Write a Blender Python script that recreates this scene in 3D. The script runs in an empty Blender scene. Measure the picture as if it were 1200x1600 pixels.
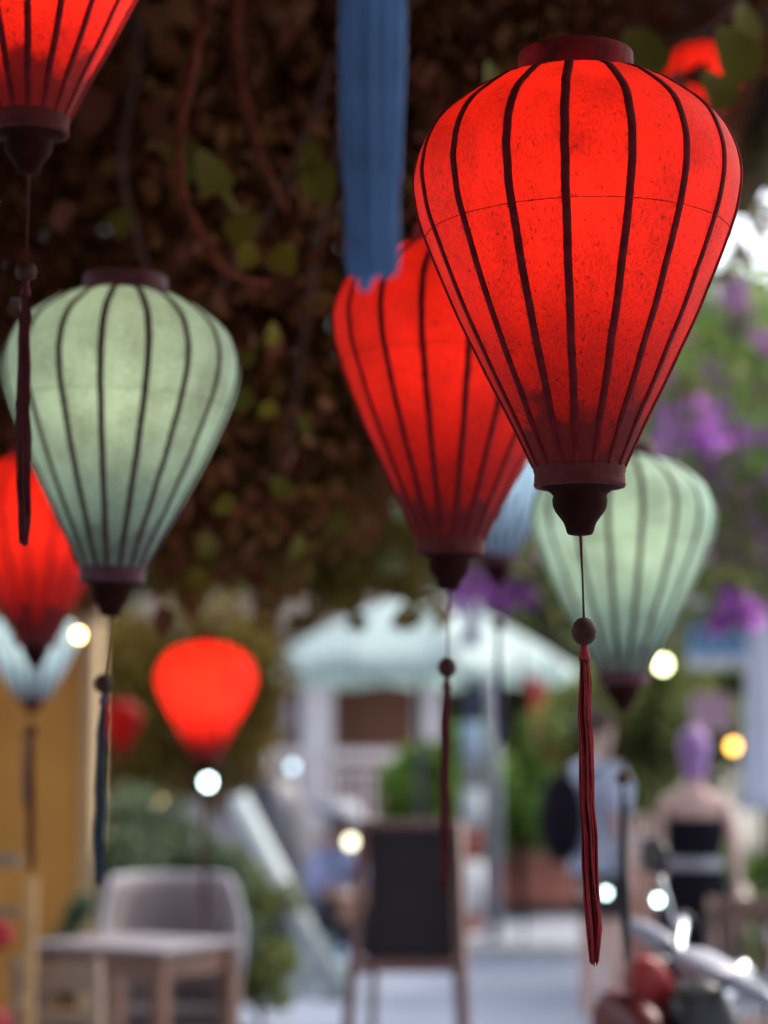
import bpy, bmesh, math, random
import numpy as np
from math import sin, cos, pi, radians, tan, atan, sqrt
from mathutils import Vector, Matrix

random.seed(7); rng = np.random.default_rng(7)
S = bpy.context.scene
COL = S.collection

# ------------------------------------------------------------ camera, sky, sun, exposure
FPX, CAMH = 3422.0, 1.5
PITCH = atan(380 / FPX)
cam_d = bpy.data.cameras.new('camera'); cam = bpy.data.objects.new('camera', cam_d); COL.objects.link(cam)
cam.location = (0, 0, CAMH); cam.rotation_euler = (pi / 2 + PITCH, 0, 0)
cam_d.sensor_fit = 'VERTICAL'; cam_d.sensor_height = 36; cam_d.lens = 77
cam_d.clip_start = 0.05; cam_d.clip_end = 3000
cam_d.dof.use_dof = True; cam_d.dof.focus_distance = 2.60; cam_d.dof.aperture_fstop = 2.35
S.camera = cam

SUN_EL, SUN_AZ = radians(48), radians(48)
w = bpy.data.worlds.new('World'); S.world = w; w.use_nodes = True
wn = w.node_tree.nodes; wl = w.node_tree.links
bg = wn['Background']; sky = wn.new('ShaderNodeTexSky'); sky.sky_type = 'NISHITA'
sky.sun_disc = False; sky.sun_elevation = SUN_EL; sky.sun_rotation = SUN_AZ
sky.dust_density = 3.0; sky.air_density = 1.0; sky.ozone_density = 1.5
hsv = wn.new('ShaderNodeHueSaturation'); hsv.inputs['Saturation'].default_value = .45
wl.new(sky.outputs[0], hsv.inputs['Color']); wl.new(hsv.outputs[0], bg.inputs[0]); bg.inputs[1].default_value = 0.15
sl = bpy.data.lights.new('sun', 'SUN'); sl.energy = 1.3; sl.angle = radians(14); sl.color = (1, .92, .80)
so = bpy.data.objects.new('sun', sl); COL.objects.link(so)
sd = Vector((sin(SUN_AZ) * cos(SUN_EL), cos(SUN_AZ) * cos(SUN_EL), sin(SUN_EL)))
so.rotation_euler = sd.to_track_quat('Z', 'Y').to_euler()

S.render.engine = 'CYCLES'
S.view_settings.view_transform = 'Standard'; S.view_settings.look = 'None'
S.view_settings.exposure = 1.62; S.view_settings.gamma = 1.0; S.view_settings.use_curve_mapping = False
S.cycles.use_denoising = True; S.cycles.max_bounces = 8; S.cycles.diffuse_bounces = 4
S.cycles.transmission_bounces = 6; S.cycles.sample_clamp_indirect = 6; S.cycles.sample_clamp_direct = 0
S.cycles.caustics_reflective = False; S.cycles.caustics_refractive = False


# ------------------------------------------------------------ helpers
def at(x, y, D):
    """point on the sight line of photo pixel (x, y) at distance D in front of the camera"""
    a = 800 - y
    X = x - 600; Y = FPX * cos(PITCH) - a * sin(PITCH); Z = FPX * sin(PITCH) + a * cos(PITCH)
    return Vector((X * D / Y, D, CAMH + Z * D / Y))


def link(name, me, m=None, parent=None, loc=None):
    o = bpy.data.objects.new(name, me); COL.objects.link(o)
    if m is not None and me is not None and not me.materials: me.materials.append(m)
    if parent is not None: o.parent = parent
    if loc is not None: o.location = loc
    return o


def tag(o, label=None, cat=None, group=None, kind=None):
    if label: o['label'] = label
    if cat: o['category'] = cat
    if group: o['group'] = group
    if kind: o['kind'] = kind
    return o


def thing(name, label, cat, loc=(0, 0, 0), rz=0, group=None):
    o = bpy.data.objects.new(name, None); COL.objects.link(o); o.empty_display_size = .1
    o.location = loc; o.rotation_euler = (0, 0, rz)
    return tag(o, label, cat, group)


class MB:
    def __init__(s): s.v = []; s.f = []; s.sm = []

    def add(s, vs, fs, smooth=True):
        b = len(s.v); s.v += [tuple(p) for p in vs]; s.f += [tuple(i + b for i in f) for f in fs]
        s.sm += [smooth] * len(fs); return s

    def box(s, c, d, rz=0, M=None):
        hx, hy, hz = d[0] / 2, d[1] / 2, d[2] / 2
        R = M or Matrix.Rotation(rz, 3, 'Z')
        vs = [Vector(c) + R @ Vector((i * hx, j * hy, k * hz)) for i in (-1, 1) for j in (-1, 1) for k in (-1, 1)]
        return s.add(vs, [(0, 1, 3, 2), (4, 6, 7, 5), (0, 4, 5, 1), (2, 3, 7, 6), (0, 2, 6, 4), (1, 5, 7, 3)], False)

    def loft(s, rings, cap=True):
        n = len(rings[0]); vs = [p for r in rings for p in r]; fs = []
        for i in range(len(rings) - 1):
            for j in range(n):
                k = (j + 1) % n
                fs.append((i * n + j, i * n + k, (i + 1) * n + k, (i + 1) * n + j))
        if cap: fs += [tuple(range(n - 1, -1, -1)), tuple(range((len(rings) - 1) * n, len(rings) * n))]
        return s.add(vs, fs)

    def lathe(s, prof, c=(0, 0, 0), n=32, cap=True):
        c = Vector(c)
        return s.loft([[c + Vector((r * cos(2 * pi * j / n), r * sin(2 * pi * j / n), z)) for j in range(n)] for r, z in prof], cap)

    def tube(s, pts, r, n=8, cap=True):
        pts = [Vector(p) for p in pts]; rings = []
        rs = r if isinstance(r, (list, tuple)) else [r] * len(pts)
        up = Vector((0.13, 0.27, 1)).normalized()
        for i, p in enumerate(pts):
            t = (pts[min(i + 1, len(pts) - 1)] - pts[max(i - 1, 0)]).normalized()
            a = t.cross(up)
            if a.length < .2: a = t.cross(Vector((1, .2, 0)))
            a.normalize(); b = t.cross(a)
            rings.append([p + rs[i] * (a * cos(2 * pi * j / n) + b * sin(2 * pi * j / n)) for j in range(n)])
        return s.loft(rings, cap)

    def ell(s, c, r, n=20, m=12, M=None):
        c = Vector(c); M = M or Matrix.Identity(3); rings = []
        for i in range(m + 1):
            a = -pi / 2 + pi * i / m; a = max(min(a, pi / 2 - .02), -pi / 2 + .02)
            rings.append([c + M @ Vector((r[0] * cos(a) * cos(2 * pi * j / n), r[1] * cos(a) * sin(2 * pi * j / n), r[2] * sin(a))) for j in range(n)])
        return s.loft(rings)

    def mesh(s, name):
        me = bpy.data.meshes.new(name); me.from_pydata(s.v, [], s.f); me.update()
        me.polygons.foreach_set('use_smooth', s.sm)
        return me

    def build(s, name, m, parent=None, loc=None):
        return link(name, s.mesh(name), m, parent, loc)


def bevel(o, w=.006, seg=2):
    md = o.modifiers.new('bevel', 'BEVEL'); md.width = w; md.segments = seg; md.limit_method = 'ANGLE'; return o


def smoothpath(pts, n=6):
    P = [Vector(p) for p in pts]; out = []
    for i in range(len(P) - 1):
        p0 = P[max(i - 1, 0)]; p1 = P[i]; p2 = P[i + 1]; p3 = P[min(i + 2, len(P) - 1)]
        for k in range(n):
            t = k / n
            out.append(.5 * ((2 * p1) + (-p0 + p2) * t + (2 * p0 - 5 * p1 + 4 * p2 - p3) * t * t + (-p0 + 3 * p1 - 3 * p2 + p3) * t ** 3))
    out.append(P[-1]); return out


# ------------------------------------------------------------ materials
def newmat(name):
    m = bpy.data.materials.new(name); m.use_nodes = True
    return m, m.node_tree.nodes, m.node_tree.links


def mat(name, col, rough=.7, var=.25, scale=8, metal=0, bump=.15, emit=None, coord='Object', detail=6, spec=.5, dirt=None):
    m, N, L = newmat(name); p = N['Principled BSDF']
    p.inputs['Roughness'].default_value = rough; p.inputs['Metallic'].default_value = metal
    p.inputs['Specular IOR Level'].default_value = spec
    tc = N.new('ShaderNodeTexCoord'); nz = N.new('ShaderNodeTexNoise'); nz.inputs['Scale'].default_value = scale
    nz.inputs['Detail'].default_value = detail; L.new(tc.outputs[coord], nz.inputs[0])
    mx = N.new('ShaderNodeMix'); mx.data_type = 'RGBA'
    cr = N.new('ShaderNodeMapRange'); cr.inputs[1].default_value = .3; cr.inputs[2].default_value = .7
    L.new(nz.outputs[0], cr.inputs[0]); L.new(cr.outputs[0], mx.inputs[0])
    d = dirt or tuple(c * (1 - var) for c in col)
    mx.inputs[6].default_value = (*d, 1)
    mx.inputs[7].default_value = (*[min(1, c * (1 + var * .5)) for c in col], 1)
    L.new(mx.outputs[2], p.inputs['Base Color'])
    if bump:
        b = N.new('ShaderNodeBump'); b.inputs['Strength'].default_value = bump; b.inputs['Distance'].default_value = .01
        L.new(nz.outputs[0], b.inputs['Height']); L.new(b.outputs[0], p.inputs['Normal'])
    if emit:
        p.inputs['Emission Color'].default_value = (*emit[0], 1); p.inputs['Emission Strength'].default_value = emit[1]
    return m


def leafmat(name, cols, trans=.35, spec=.3, vv=(.6, 1.4)):
    m, N, L = newmat(name); N.remove(N['Principled BSDF']); out = N['Material Output']
    g = N.new('ShaderNodeNewGeometry'); r = N.new('ShaderNodeValToRGB'); e = r.color_ramp.elements
    while len(e) < len(cols): e.new(.5)
    for i, c in enumerate(cols): e[i].position = i / (len(cols) - 1 or 1); e[i].color = (*c, 1)
    L.new(g.outputs['Random Per Island'], r.inputs[0])
    nz = N.new('ShaderNodeTexNoise'); nz.inputs['Scale'].default_value = 3; L.new(g.outputs['Position'], nz.inputs[0])
    hs = N.new('ShaderNodeHueSaturation'); L.new(r.outputs[0], hs.inputs['Color'])
    mr = N.new('ShaderNodeMapRange'); mr.inputs[1].default_value = .3; mr.inputs[2].default_value = .7
    mr.inputs[3].default_value = vv[0]; mr.inputs[4].default_value = vv[1]
    L.new(nz.outputs[0], mr.inputs[0]); L.new(mr.outputs[0], hs.inputs['Value'])
    p = N.new('ShaderNodeBsdfPrincipled'); p.inputs['Roughness'].default_value = .6; p.inputs['Specular IOR Level'].default_value = spec
    L.new(hs.outputs[0], p.inputs['Base Color'])
    t = N.new('ShaderNodeBsdfTranslucent'); L.new(hs.outputs[0], t.inputs[0])
    mx = N.new('ShaderNodeMixShader'); mx.inputs[0].default_value = trans
    L.new(p.outputs[0], mx.inputs[1]); L.new(t.outputs[0], mx.inputs[2]); L.new(mx.outputs[0], out.inputs[0])
    return m


def silkmat(name, col, tcol, trans=.55, worn=.6, speck=1.0):
    """thin silk over bamboo: reflects a little, lets the lamp inside through; dirt and glue stains near the bottom ring"""
    m, N, L = newmat(name); N.remove(N['Principled BSDF']); out = N['Material Output']
    tc = N.new('ShaderNodeTexCoord')

    def mth(op, a, b=None, clamp=False):
        n = N.new('ShaderNodeMath'); n.operation = op; n.use_clamp = clamp
        for i, v in enumerate((a, b)):
            if v is None: continue
            if isinstance(v, (int, float)): n.inputs[i].default_value = v
            else: L.new(v, n.inputs[i])
        return n.outputs[0]

    oi = N.new('ShaderNodeObjectInfo'); shift = N.new('ShaderNodeVectorMath'); shift.operation = 'ADD'
    L.new(tc.outputs['Object'], shift.inputs[0]); L.new(mth('MULTIPLY', oi.outputs['Random'], 9.0), shift.inputs[1])

    def noise(sc, stretch=(1, 1, 1), det=5, rgh=.55):
        mp = N.new('ShaderNodeMapping'); mp.inputs['Scale'].default_value = stretch; L.new(shift.outputs[0], mp.inputs[0])
        n = N.new('ShaderNodeTexNoise'); n.inputs['Scale'].default_value = sc; n.inputs['Detail'].default_value = det
        n.inputs['Roughness'].default_value = rgh; L.new(mp.outputs[0], n.inputs[0]); return n.outputs[0]

    def rng_(v, a, b, c, d):
        n = N.new('ShaderNodeMapRange'); L.new(v, n.inputs[0])
        for i, q in enumerate((a, b, c, d)): n.inputs[i + 1].default_value = q
        return n.outputs[0]
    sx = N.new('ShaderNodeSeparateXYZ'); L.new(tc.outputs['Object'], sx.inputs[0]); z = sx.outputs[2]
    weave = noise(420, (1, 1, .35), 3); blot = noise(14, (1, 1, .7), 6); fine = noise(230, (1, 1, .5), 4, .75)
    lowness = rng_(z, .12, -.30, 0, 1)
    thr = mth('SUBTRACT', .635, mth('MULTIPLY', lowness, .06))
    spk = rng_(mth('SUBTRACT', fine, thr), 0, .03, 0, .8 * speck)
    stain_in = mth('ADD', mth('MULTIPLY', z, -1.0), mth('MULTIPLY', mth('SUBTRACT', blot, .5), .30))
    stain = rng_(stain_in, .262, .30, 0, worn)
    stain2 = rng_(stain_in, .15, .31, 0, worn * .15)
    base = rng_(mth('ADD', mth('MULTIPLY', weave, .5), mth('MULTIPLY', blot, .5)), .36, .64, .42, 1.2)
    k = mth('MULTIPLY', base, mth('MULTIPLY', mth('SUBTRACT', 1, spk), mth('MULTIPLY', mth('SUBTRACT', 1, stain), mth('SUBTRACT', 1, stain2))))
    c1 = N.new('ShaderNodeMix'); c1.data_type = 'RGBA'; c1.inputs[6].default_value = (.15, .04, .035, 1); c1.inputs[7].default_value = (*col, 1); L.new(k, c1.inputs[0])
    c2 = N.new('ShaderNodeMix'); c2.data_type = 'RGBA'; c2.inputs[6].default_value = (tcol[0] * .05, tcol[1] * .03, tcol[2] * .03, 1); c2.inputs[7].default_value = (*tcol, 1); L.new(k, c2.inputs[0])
    bp = N.new('ShaderNodeBump'); bp.inputs['Strength'].default_value = .25; bp.inputs['Distance'].default_value = .002; L.new(weave, bp.inputs['Height'])
    d = N.new('ShaderNodeBsdfPrincipled'); d.inputs['Roughness'].default_value = .6; d.inputs['Specular IOR Level'].default_value = .2
    L.new(c1.outputs[2], d.inputs['Base Color']); L.new(bp.outputs[0], d.inputs['Normal'])
    t = N.new('ShaderNodeBsdfTranslucent'); L.new(c2.outputs[2], t.inputs[0]); L.new(bp.outputs[0], t.inputs[1])
    mx = N.new('ShaderNodeMixShader'); mx.inputs[0].default_value = trans
    L.new(d.outputs[0], mx.inputs[1]); L.new(t.outputs[0], mx.inputs[2]); L.new(mx.outputs[0], out.inputs[0])
    return m


M = {}
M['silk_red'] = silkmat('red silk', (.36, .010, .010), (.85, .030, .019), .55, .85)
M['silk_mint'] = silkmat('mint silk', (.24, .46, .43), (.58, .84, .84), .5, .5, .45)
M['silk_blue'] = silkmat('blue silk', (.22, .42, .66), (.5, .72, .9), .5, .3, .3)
M['rib_red'] = mat('maroon rib', (.16, .014, .017), .9, .4, 60, spec=.1)
M['rib_mint'] = mat('dark rib', (.055, .022, .030), .9, .3, 60, spec=.1)
M['ring_red'] = mat('red painted wood', (.26, .012, .018), .7, .5, 25, spec=.1, bump=.3, dirt=(.06, .012, .012))
M['ring_brown'] = mat('worn maroon wood', (.13, .025, .022), .8, .45, 30, spec=.15, bump=.3)
M['ring_mint'] = mat('purple brown wood', (.10, .038, .050), .7, .4, 25, spec=.2, bump=.3)
M['finial'] = mat('dark turned wood', (.032, .009, .007), .8, .4, 30, spec=.04)
M['bead'] = mat('brown wooden bead', (.06, .022, .014), .7, .5, 60, spec=.2)
M['thread_red'] = mat('red thread', (.30, .012, .016), .8, .4, 120)
M['thread_darkred'] = mat('dark red thread', (.10, .006, .008), .8, .4, 120)
M['thread_navy'] = mat('navy thread', (.03, .05, .085), .8, .4, 120)
M['thread_teal'] = mat('dark teal thread', (.02, .04, .045), .8, .4, 120)
M['thread_violet'] = mat('violet grey thread', (.12, .09, .17), .8, .4, 120)
M['cloth_blue'] = mat('blue cloth', (.085, .19, .40), .8, .25, 18, bump=.2)
M['wire'] = mat('dark wire', (.02, .010, .008), .9, .2, spec=.03)


# ------------------------------------------------------------ lanterns
PX = .2 / 261.0          # metres per profile unit
PROF = [(90, 120), (112, 125), (150, 138), (195, 168), (222, 190), (240, 212), (254, 243), (260, 270), (261, 290), (258, 315), (250, 350),
        (231, 400), (210, 450), (188, 500), (163, 550), (138, 600), (110, 653), (88, 697), (72, 730)]
PROF_SHORT = [(50, 92), (90, 96), (140, 110), (190, 140), (232, 190), (254, 245), (261, 300), (252, 350), (230, 410), (200, 470), (165, 540), (125, 620), (92, 690), (75, 730)]
PROF_FAN = [(60, 205), (200, 215), (250, 232), (261, 262), (252, 320), (232, 385), (207, 450), (180, 520), (150, 590), (118, 660), (92, 715), (85, 730)]


def dense(prof, n=30):
    p = smoothpath([(a, b, 0) for a, b in prof], 5)
    return [(q.x * PX, (285 - q.y) * PX) for q in p]


_cache = {}


def lantern_meshes(shape, n, flat):
    key = (shape, n, flat)
    if key in _cache: return _cache[key]
    prof = dense({'pear': PROF, 'short': PROF_SHORT, 'fan': PROF_FAN}[shape])
    da = 2 * pi / n; K = 8
    rows = []
    r_ = random.Random(3)
    for i, (r, z) in enumerate(prof):
        row = []
        for k in range(K + 1):
            u = k / K - .5; a = u * da
            chord = cos(da / 2) / cos(a)
            f = flat
            rr = r * (1 - f + f * chord)
            wr = .0012 * sin(i * 1.9 + k * .8) * (1 - (2 * u) ** 2) * (1.0 if i < 12 else .35)
            row.append((rr * sin(a), -rr * cos(a), z + wr))
        rows.append(row)
    vs = [p for r in rows for p in r]; fs = []
    for i in range(len(rows) - 1):
        for k in range(K):
            a = i * (K + 1) + k; fs.append((a, a + K + 1, a + K + 2, a + 1))
    mb = MB(); mb.add(vs, fs); panel = mb.mesh('silk_panel')
    mb = MB(); rings = []
    for i, (r, z) in enumerate(prof):
        pr = prof[max(i - 1, 0)]; nx = prof[min(i + 1, len(prof) - 1)]
        t = Vector((0, -(nx[0] - pr[0]), nx[1] - pr[1])).normalized(); nn = Vector((0, t.z, -t.y)) if True else None
        if nn.y > 0: nn = -nn
        c = Vector((0, -r, z)); hw = .0056 * (1 - .22 * i / len(prof)) * (1 + .03 * sin(i * 2.1)) * (1 if r > .06 else .8)
        if r < .075 and i > 10: hw *= .8
        sx = .0003 * sin(i * .6)
        rings.append([c + Vector((x * hw + sx, 0, 0)) + nn * h for x, h in ((-1, -.003), (-1, .0004), (-.7, .0016), (0, .0022), (.7, .0016), (1, .0004), (1, -.003))])
    mb.loft(rings); rib = mb.mesh('rib')
    _cache[key] = (panel, rib, prof); return _cache[key]


def spin(prof, n=48):
    return [(r * PX, (285 - y) * PX) for r, y in prof]


def tassel_mesh(length, w0, w1, strands=48, seed=1, bend=.01, rag=.02, sr=.0013):
    r_ = random.Random(seed); mb = MB(); N = 11
    for s in range(strands):
        a = r_.random() * 2 * pi; q = sqrt(r_.random()); L = length * (1 - rag * r_.random() * (1 if r_.random() < .7 else 2.5) - .025 * q)
        ph = r_.random() * 6; pts = []
        for i in range(N):
            t = i / (N - 1)
            wd = w0 + (w1 - w0) * min(1, t * 1.6)
            if t < .06: wd *= .55 + t / .06 * .45
            if t > .93: wd *= 1 - (t - .93) / .07 * .35
            b = bend * t * t
            j = .0011 * sin(ph + t * 9)
            pts.append((q * wd * cos(a + t * .9) + j + b + .0011 * sin(t * 23), q * wd * sin(a + t * .9) * .8 + j, -L * t))
        mb.tube(pts, [sr] * (N - 1) + [sr * .6], 3)
    return mb.mesh('tassel')


def lantern(label, x, y, D, silk, ribm, topm, botm, tass, watts, lamp=(1, .62, .32), shape='pear', scale=1.0, n=17, off=0.0, tilt=(0, 0),
            flat=.32, group='pear shaped silk lanterns hung overhead', tx=0, tlen=.37, bead='bead', cup=False, gap=.098, seed=1, tw=(.0065, .0088), tail=None, zs=1.0, lampz=-.032, cat='lantern', strw=None):
    root = thing('silk_lantern', label, cat, at(x, y, D), 0, group)
    root.rotation_euler = (radians(tilt[0]), radians(tilt[1]), 0); root.scale = (scale, scale, scale * zs)
    panel, rib, prof = lantern_meshes(shape, n, flat)
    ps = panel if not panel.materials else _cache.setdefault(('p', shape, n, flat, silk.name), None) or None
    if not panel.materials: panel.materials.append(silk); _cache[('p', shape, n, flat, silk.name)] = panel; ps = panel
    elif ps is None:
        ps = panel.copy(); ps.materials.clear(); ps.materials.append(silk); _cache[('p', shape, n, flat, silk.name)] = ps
    rs = rib if not rib.materials else _cache.get(('r', shape, n, flat, ribm.name))
    if not rib.materials: rib.materials.append(ribm); _cache[('r', shape, n, flat, ribm.name)] = rib
    elif rs is None:
        rs = rib.copy(); rs.materials.clear(); rs.materials.append(ribm); _cache[('r', shape, n, flat, ribm.name)] = rs
    for i in range(n):
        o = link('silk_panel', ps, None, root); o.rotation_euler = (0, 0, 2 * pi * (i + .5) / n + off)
        o = link('rib', rs, None, root); o.rotation_euler = (0, 0, 2 * pi * i / n + off + radians(.5) * sin(i * 5 + seed))
        if i % 3 == 1: o.rotation_euler = (0, 0, o.rotation_euler.z + radians(.6))
    # rings
    zt, rt = prof[0][1], prof[0][0]
    top = MB().lathe([(rt - .012, zt + .001), (rt - .012, zt + .030), (rt - .003, zt + .033), (rt + .002, zt + .030), (rt + .003, zt + .002), (rt - .002, zt - .002), (rt - .012, zt + .001)], n=64, cap=False)
    bevel(top.build('top_ring', topm, root), .001, 1)
    bar = MB(); bar.box((0, 0, zt + .012), (2 * rt - .02, .016, .008)); bar.build('hanger_bar', M['finial'], root)
    MB().lathe(spin([(64, 724), (71, 726), (73, 728), (73.5, 734), (71.5, 740), (72, 752), (73, 757), (71, 760), (64, 761), (60, 757), (60, 726)]), n=64, cap=False).build('bottom_ring', botm, root)
    fin = [(71, 757.5), (62, 760), (52, 764), (45, 769), (42, 773), (43.5, 780), (42.5, 789), (39, 797), (32, 806), (26, 814), (23, 822), (21.5, 828), (19, 832), (12, 833.5), (3, 834)]
    MB().lathe(spin([(q[0], q[1]) for q in fin]), n=48).build('finial', M['finial'], root)
    # fine seam thread round the shade
    if shape == 'pear':
        i0 = min(range(len(prof)), key=lambda i: abs((285 - prof[i][1] / PX) - 372) if prof[i][1] < 0 else 9e9)
        r0, z0 = prof[i0]; pts = []; m_ = n * 8
        for j in range(m_ + 1):
            a = 2 * pi * j / m_; u = ((a - off) / (2 * pi / n)) % 1 - .5
            rr = r0 * (1 - flat + flat * cos(pi / n) / cos(u * 2 * pi / n)) + .0002
            pts.append((rr * sin(a), -rr * cos(a), z0 + .002 * sin(a * 2 + 1)))
        MB().tube(pts, .00055, 4, False).build('seam_thread', ribm, root)
    # cords, tassel
    zb = (285 - 833) * PX
    if tlen:
        Rb = .0158
        MB().tube([(0, 0, zb + .004), (.0005, 0, zb - .003), (.0005 + tx * .5, 0, zb - gap * .5), (tx, 0, zb - gap)], [.0045, .0022, .0013, .0016], 6).build('tassel_cord', M['thread_darkred'], root)
        zc = zb - gap - Rb * .9
        if cup:
            MB().lathe([(.003, zc + .012), (.012, zc + .010), (.015, zc + .002), (.013, zc - .008), (.006, zc - .012)], (tx, 0, 0), 20).build('bead', M['bead'], root)
        else:
            MB().lathe([(.003, zc + Rb), (.007, zc + Rb * .92), (.0125, zc + Rb * .6), (Rb, zc), (.0135, zc - Rb * .55), (.009, zc - Rb * .88), (.0045, zc - Rb)], (tx, 0, 0), 14).build('bead', M[bead], root)
        zt_ = zc - Rb * .9
        MB().lathe([(.0045, zt_ + .004), (.0046, zt_ - .008), (.0065, zt_ - .012), (.0068, zt_ - .02)], (tx, 0, 0), 16).build('tassel_cap', M[tass], root)
        o = link('tassel', tassel_mesh(tlen, tw[0], tw[1], 60, seed, bend=.008 + tx * .3), M[tass], root, (tx, 0, zt_ - .012))
        if tail: o.rotation_euler = (radians(tail[0]), radians(tail[1]), 0)
    for sx in (-1, 1):
        MB().tube([(sx * rt * .75, 0, zt + .016), (sx * .01, 0, zt + .20)], .0006, 4).build('hanging_wire', M['wire'], root)
    MB().tube([(0, 0, zt + .19), (0, 0, zt + .19 + 1.1 / scale)], .0009, 5).build('hanging_cord', M['wire'], root)
    if watts:
        ld = bpy.data.lights.new('bulb_light', 'POINT'); ld.energy = watts; ld.color = lamp; ld.shadow_soft_size = .03 * scale
        lo = bpy.data.objects.new('bulb_light', ld); COL.objects.link(lo); lo.parent = root; lo.location = (.006, -.054, lampz)
        pass
    return root


MINT = (M['silk_mint'], M['rib_mint'], M['ring_mint'], M['ring_mint'])
RED = (M['silk_red'], M['rib_red'], M['ring_red'], M['ring_brown'])
BLUE = (M['silk_blue'], M['rib_mint'], M['ring_mint'], M['ring_mint'])
a17 = radians(-8.5)
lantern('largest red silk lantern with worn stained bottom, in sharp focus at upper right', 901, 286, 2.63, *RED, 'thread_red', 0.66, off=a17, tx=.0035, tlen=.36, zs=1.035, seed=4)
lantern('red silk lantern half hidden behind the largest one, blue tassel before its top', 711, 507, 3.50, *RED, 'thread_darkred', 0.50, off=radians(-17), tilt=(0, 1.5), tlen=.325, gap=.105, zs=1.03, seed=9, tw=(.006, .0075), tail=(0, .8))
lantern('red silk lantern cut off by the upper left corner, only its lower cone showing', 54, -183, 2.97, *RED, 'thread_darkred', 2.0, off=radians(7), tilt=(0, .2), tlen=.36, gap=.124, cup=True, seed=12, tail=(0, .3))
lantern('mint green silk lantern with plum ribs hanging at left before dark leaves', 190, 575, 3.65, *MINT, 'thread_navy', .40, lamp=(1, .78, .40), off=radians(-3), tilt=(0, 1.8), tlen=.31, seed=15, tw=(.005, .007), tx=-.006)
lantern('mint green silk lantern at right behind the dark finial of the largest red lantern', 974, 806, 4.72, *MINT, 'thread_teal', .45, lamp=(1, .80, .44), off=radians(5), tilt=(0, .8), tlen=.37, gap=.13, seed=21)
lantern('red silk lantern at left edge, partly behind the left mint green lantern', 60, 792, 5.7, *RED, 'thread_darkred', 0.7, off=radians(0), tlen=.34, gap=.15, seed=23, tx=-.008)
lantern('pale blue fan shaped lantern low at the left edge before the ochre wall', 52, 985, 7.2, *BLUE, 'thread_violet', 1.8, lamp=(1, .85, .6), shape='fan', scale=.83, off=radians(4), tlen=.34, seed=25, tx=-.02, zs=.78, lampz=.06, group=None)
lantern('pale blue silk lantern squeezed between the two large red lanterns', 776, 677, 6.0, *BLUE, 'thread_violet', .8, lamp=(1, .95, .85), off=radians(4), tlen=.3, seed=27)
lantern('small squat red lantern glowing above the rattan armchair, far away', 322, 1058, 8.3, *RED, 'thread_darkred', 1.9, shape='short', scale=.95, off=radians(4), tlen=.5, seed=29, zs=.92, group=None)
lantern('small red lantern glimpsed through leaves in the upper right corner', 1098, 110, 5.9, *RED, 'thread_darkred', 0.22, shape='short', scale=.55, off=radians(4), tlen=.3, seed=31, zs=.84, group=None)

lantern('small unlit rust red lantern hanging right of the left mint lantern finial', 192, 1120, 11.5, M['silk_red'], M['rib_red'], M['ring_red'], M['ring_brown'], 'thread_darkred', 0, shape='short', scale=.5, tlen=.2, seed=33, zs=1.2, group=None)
# blue pleated tassel very near the camera
DB = 1.72; kb = DB / FPX
root = thing('blue_tassel', 'thick pleated blue cloth tassel hanging close to the camera at top centre', 'tassel', at(581, 0, DB))
rings = []
for i in range(34):
    t = i / 33; yy = -320 + 772 * t
    hw = 50 - 3 * sin(t * 9) - (4 if yy > 300 else 0) - max(0, (yy - 420)) * .15
    cx = 1.5 * sin(t * 7)
    ring = []
    for j in range(72):
        a = 2 * pi * j / 72
        pl = 1 + .10 * sin(a * 11 + .5 * sin(t * 5)) + .05 * sin(a * 5 + 2)
        dz = 1.5 * sin(a * 11) * (1 if i == 33 else 0)
        ring.append(((cx + hw * pl * .92 * cos(a)) * kb, hw * .55 * pl * sin(a) * kb, (-yy + dz) * kb))
    rings.append(ring)
MB().loft(rings).build('pleated_cloth', M['cloth_blue'], root)
MB().tube([(-.005, 0, -400 * kb), (-.004, 0, -440 * kb), (-.006, 0, -478 * kb)], [.015, .010, .004], 12).build('tip', M['cloth_blue'], root)
MB().tube([(0, 0, 300 * kb), (0, 0, 900 * kb)], .004, 8).build('hanging_cord', M['cloth_blue'], root)


# ------------------------------------------------------------ foliage
def cloud(name, P, size, m, parent=None, elong=1.7, droop=.3, loc=None):
    n = len(P)
    a = rng.normal(size=(n, 3)); a[:, 2] -= droop; a /= np.linalg.norm(a, axis=1)[:, None]
    b = rng.normal(size=(n, 3)); b -= (b * a).sum(1)[:, None] * a; b /= np.linalg.norm(b, axis=1)[:, None]
    c = np.cross(a, b)
    s = (size * rng.uniform(.6, 1.3, n))[:, None]
    t0 = P - a * s * .5; t1 = P + a * s * .5
    e0 = P + b * s / elong * .5 + c * s * .12 - a * s * .08; e1 = P - b * s / elong * .5 + c * s * .12 - a * s * .08
    V = np.stack([t0, e0, t1, e1], 1).reshape(-1, 3)
    me = bpy.data.meshes.new(name); me.vertices.add(4 * n); me.vertices.foreach_set('co', V.ravel())
    me.loops.add(6 * n); me.polygons.add(2 * n)
    i = np.arange(n)[:, None] * 4
    me.loops.foreach_set('vertex_index', np.concatenate([i, i + 1, i + 2, i, i + 2, i + 3], 1).ravel().astype(np.int32))
    me.polygons.foreach_set('loop_start', np.arange(2 * n, dtype=np.int32) * 3)
    me.polygons.foreach_set('loop_total', np.full(2 * n, 3, dtype=np.int32))
    me.update(calc_edges=True); me.validate()
    return link(name, me, m, parent, loc)


def blobs(n, centres, clump=.35):
    """leaf positions in clumps: centres = list of (x,y,z,r)"""
    C = np.array(centres); wts = C[:, 3] ** 2; wts /= wts.sum()
    idx = rng.choice(len(C), n, p=wts)
    d = rng.normal(size=(n, 3)); d /= np.linalg.norm(d, axis=1)[:, None]
    r = C[idx, 3] * rng.uniform(.25, 1, n) ** .5
    return C[idx, :3] + d * r[:, None]


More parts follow.
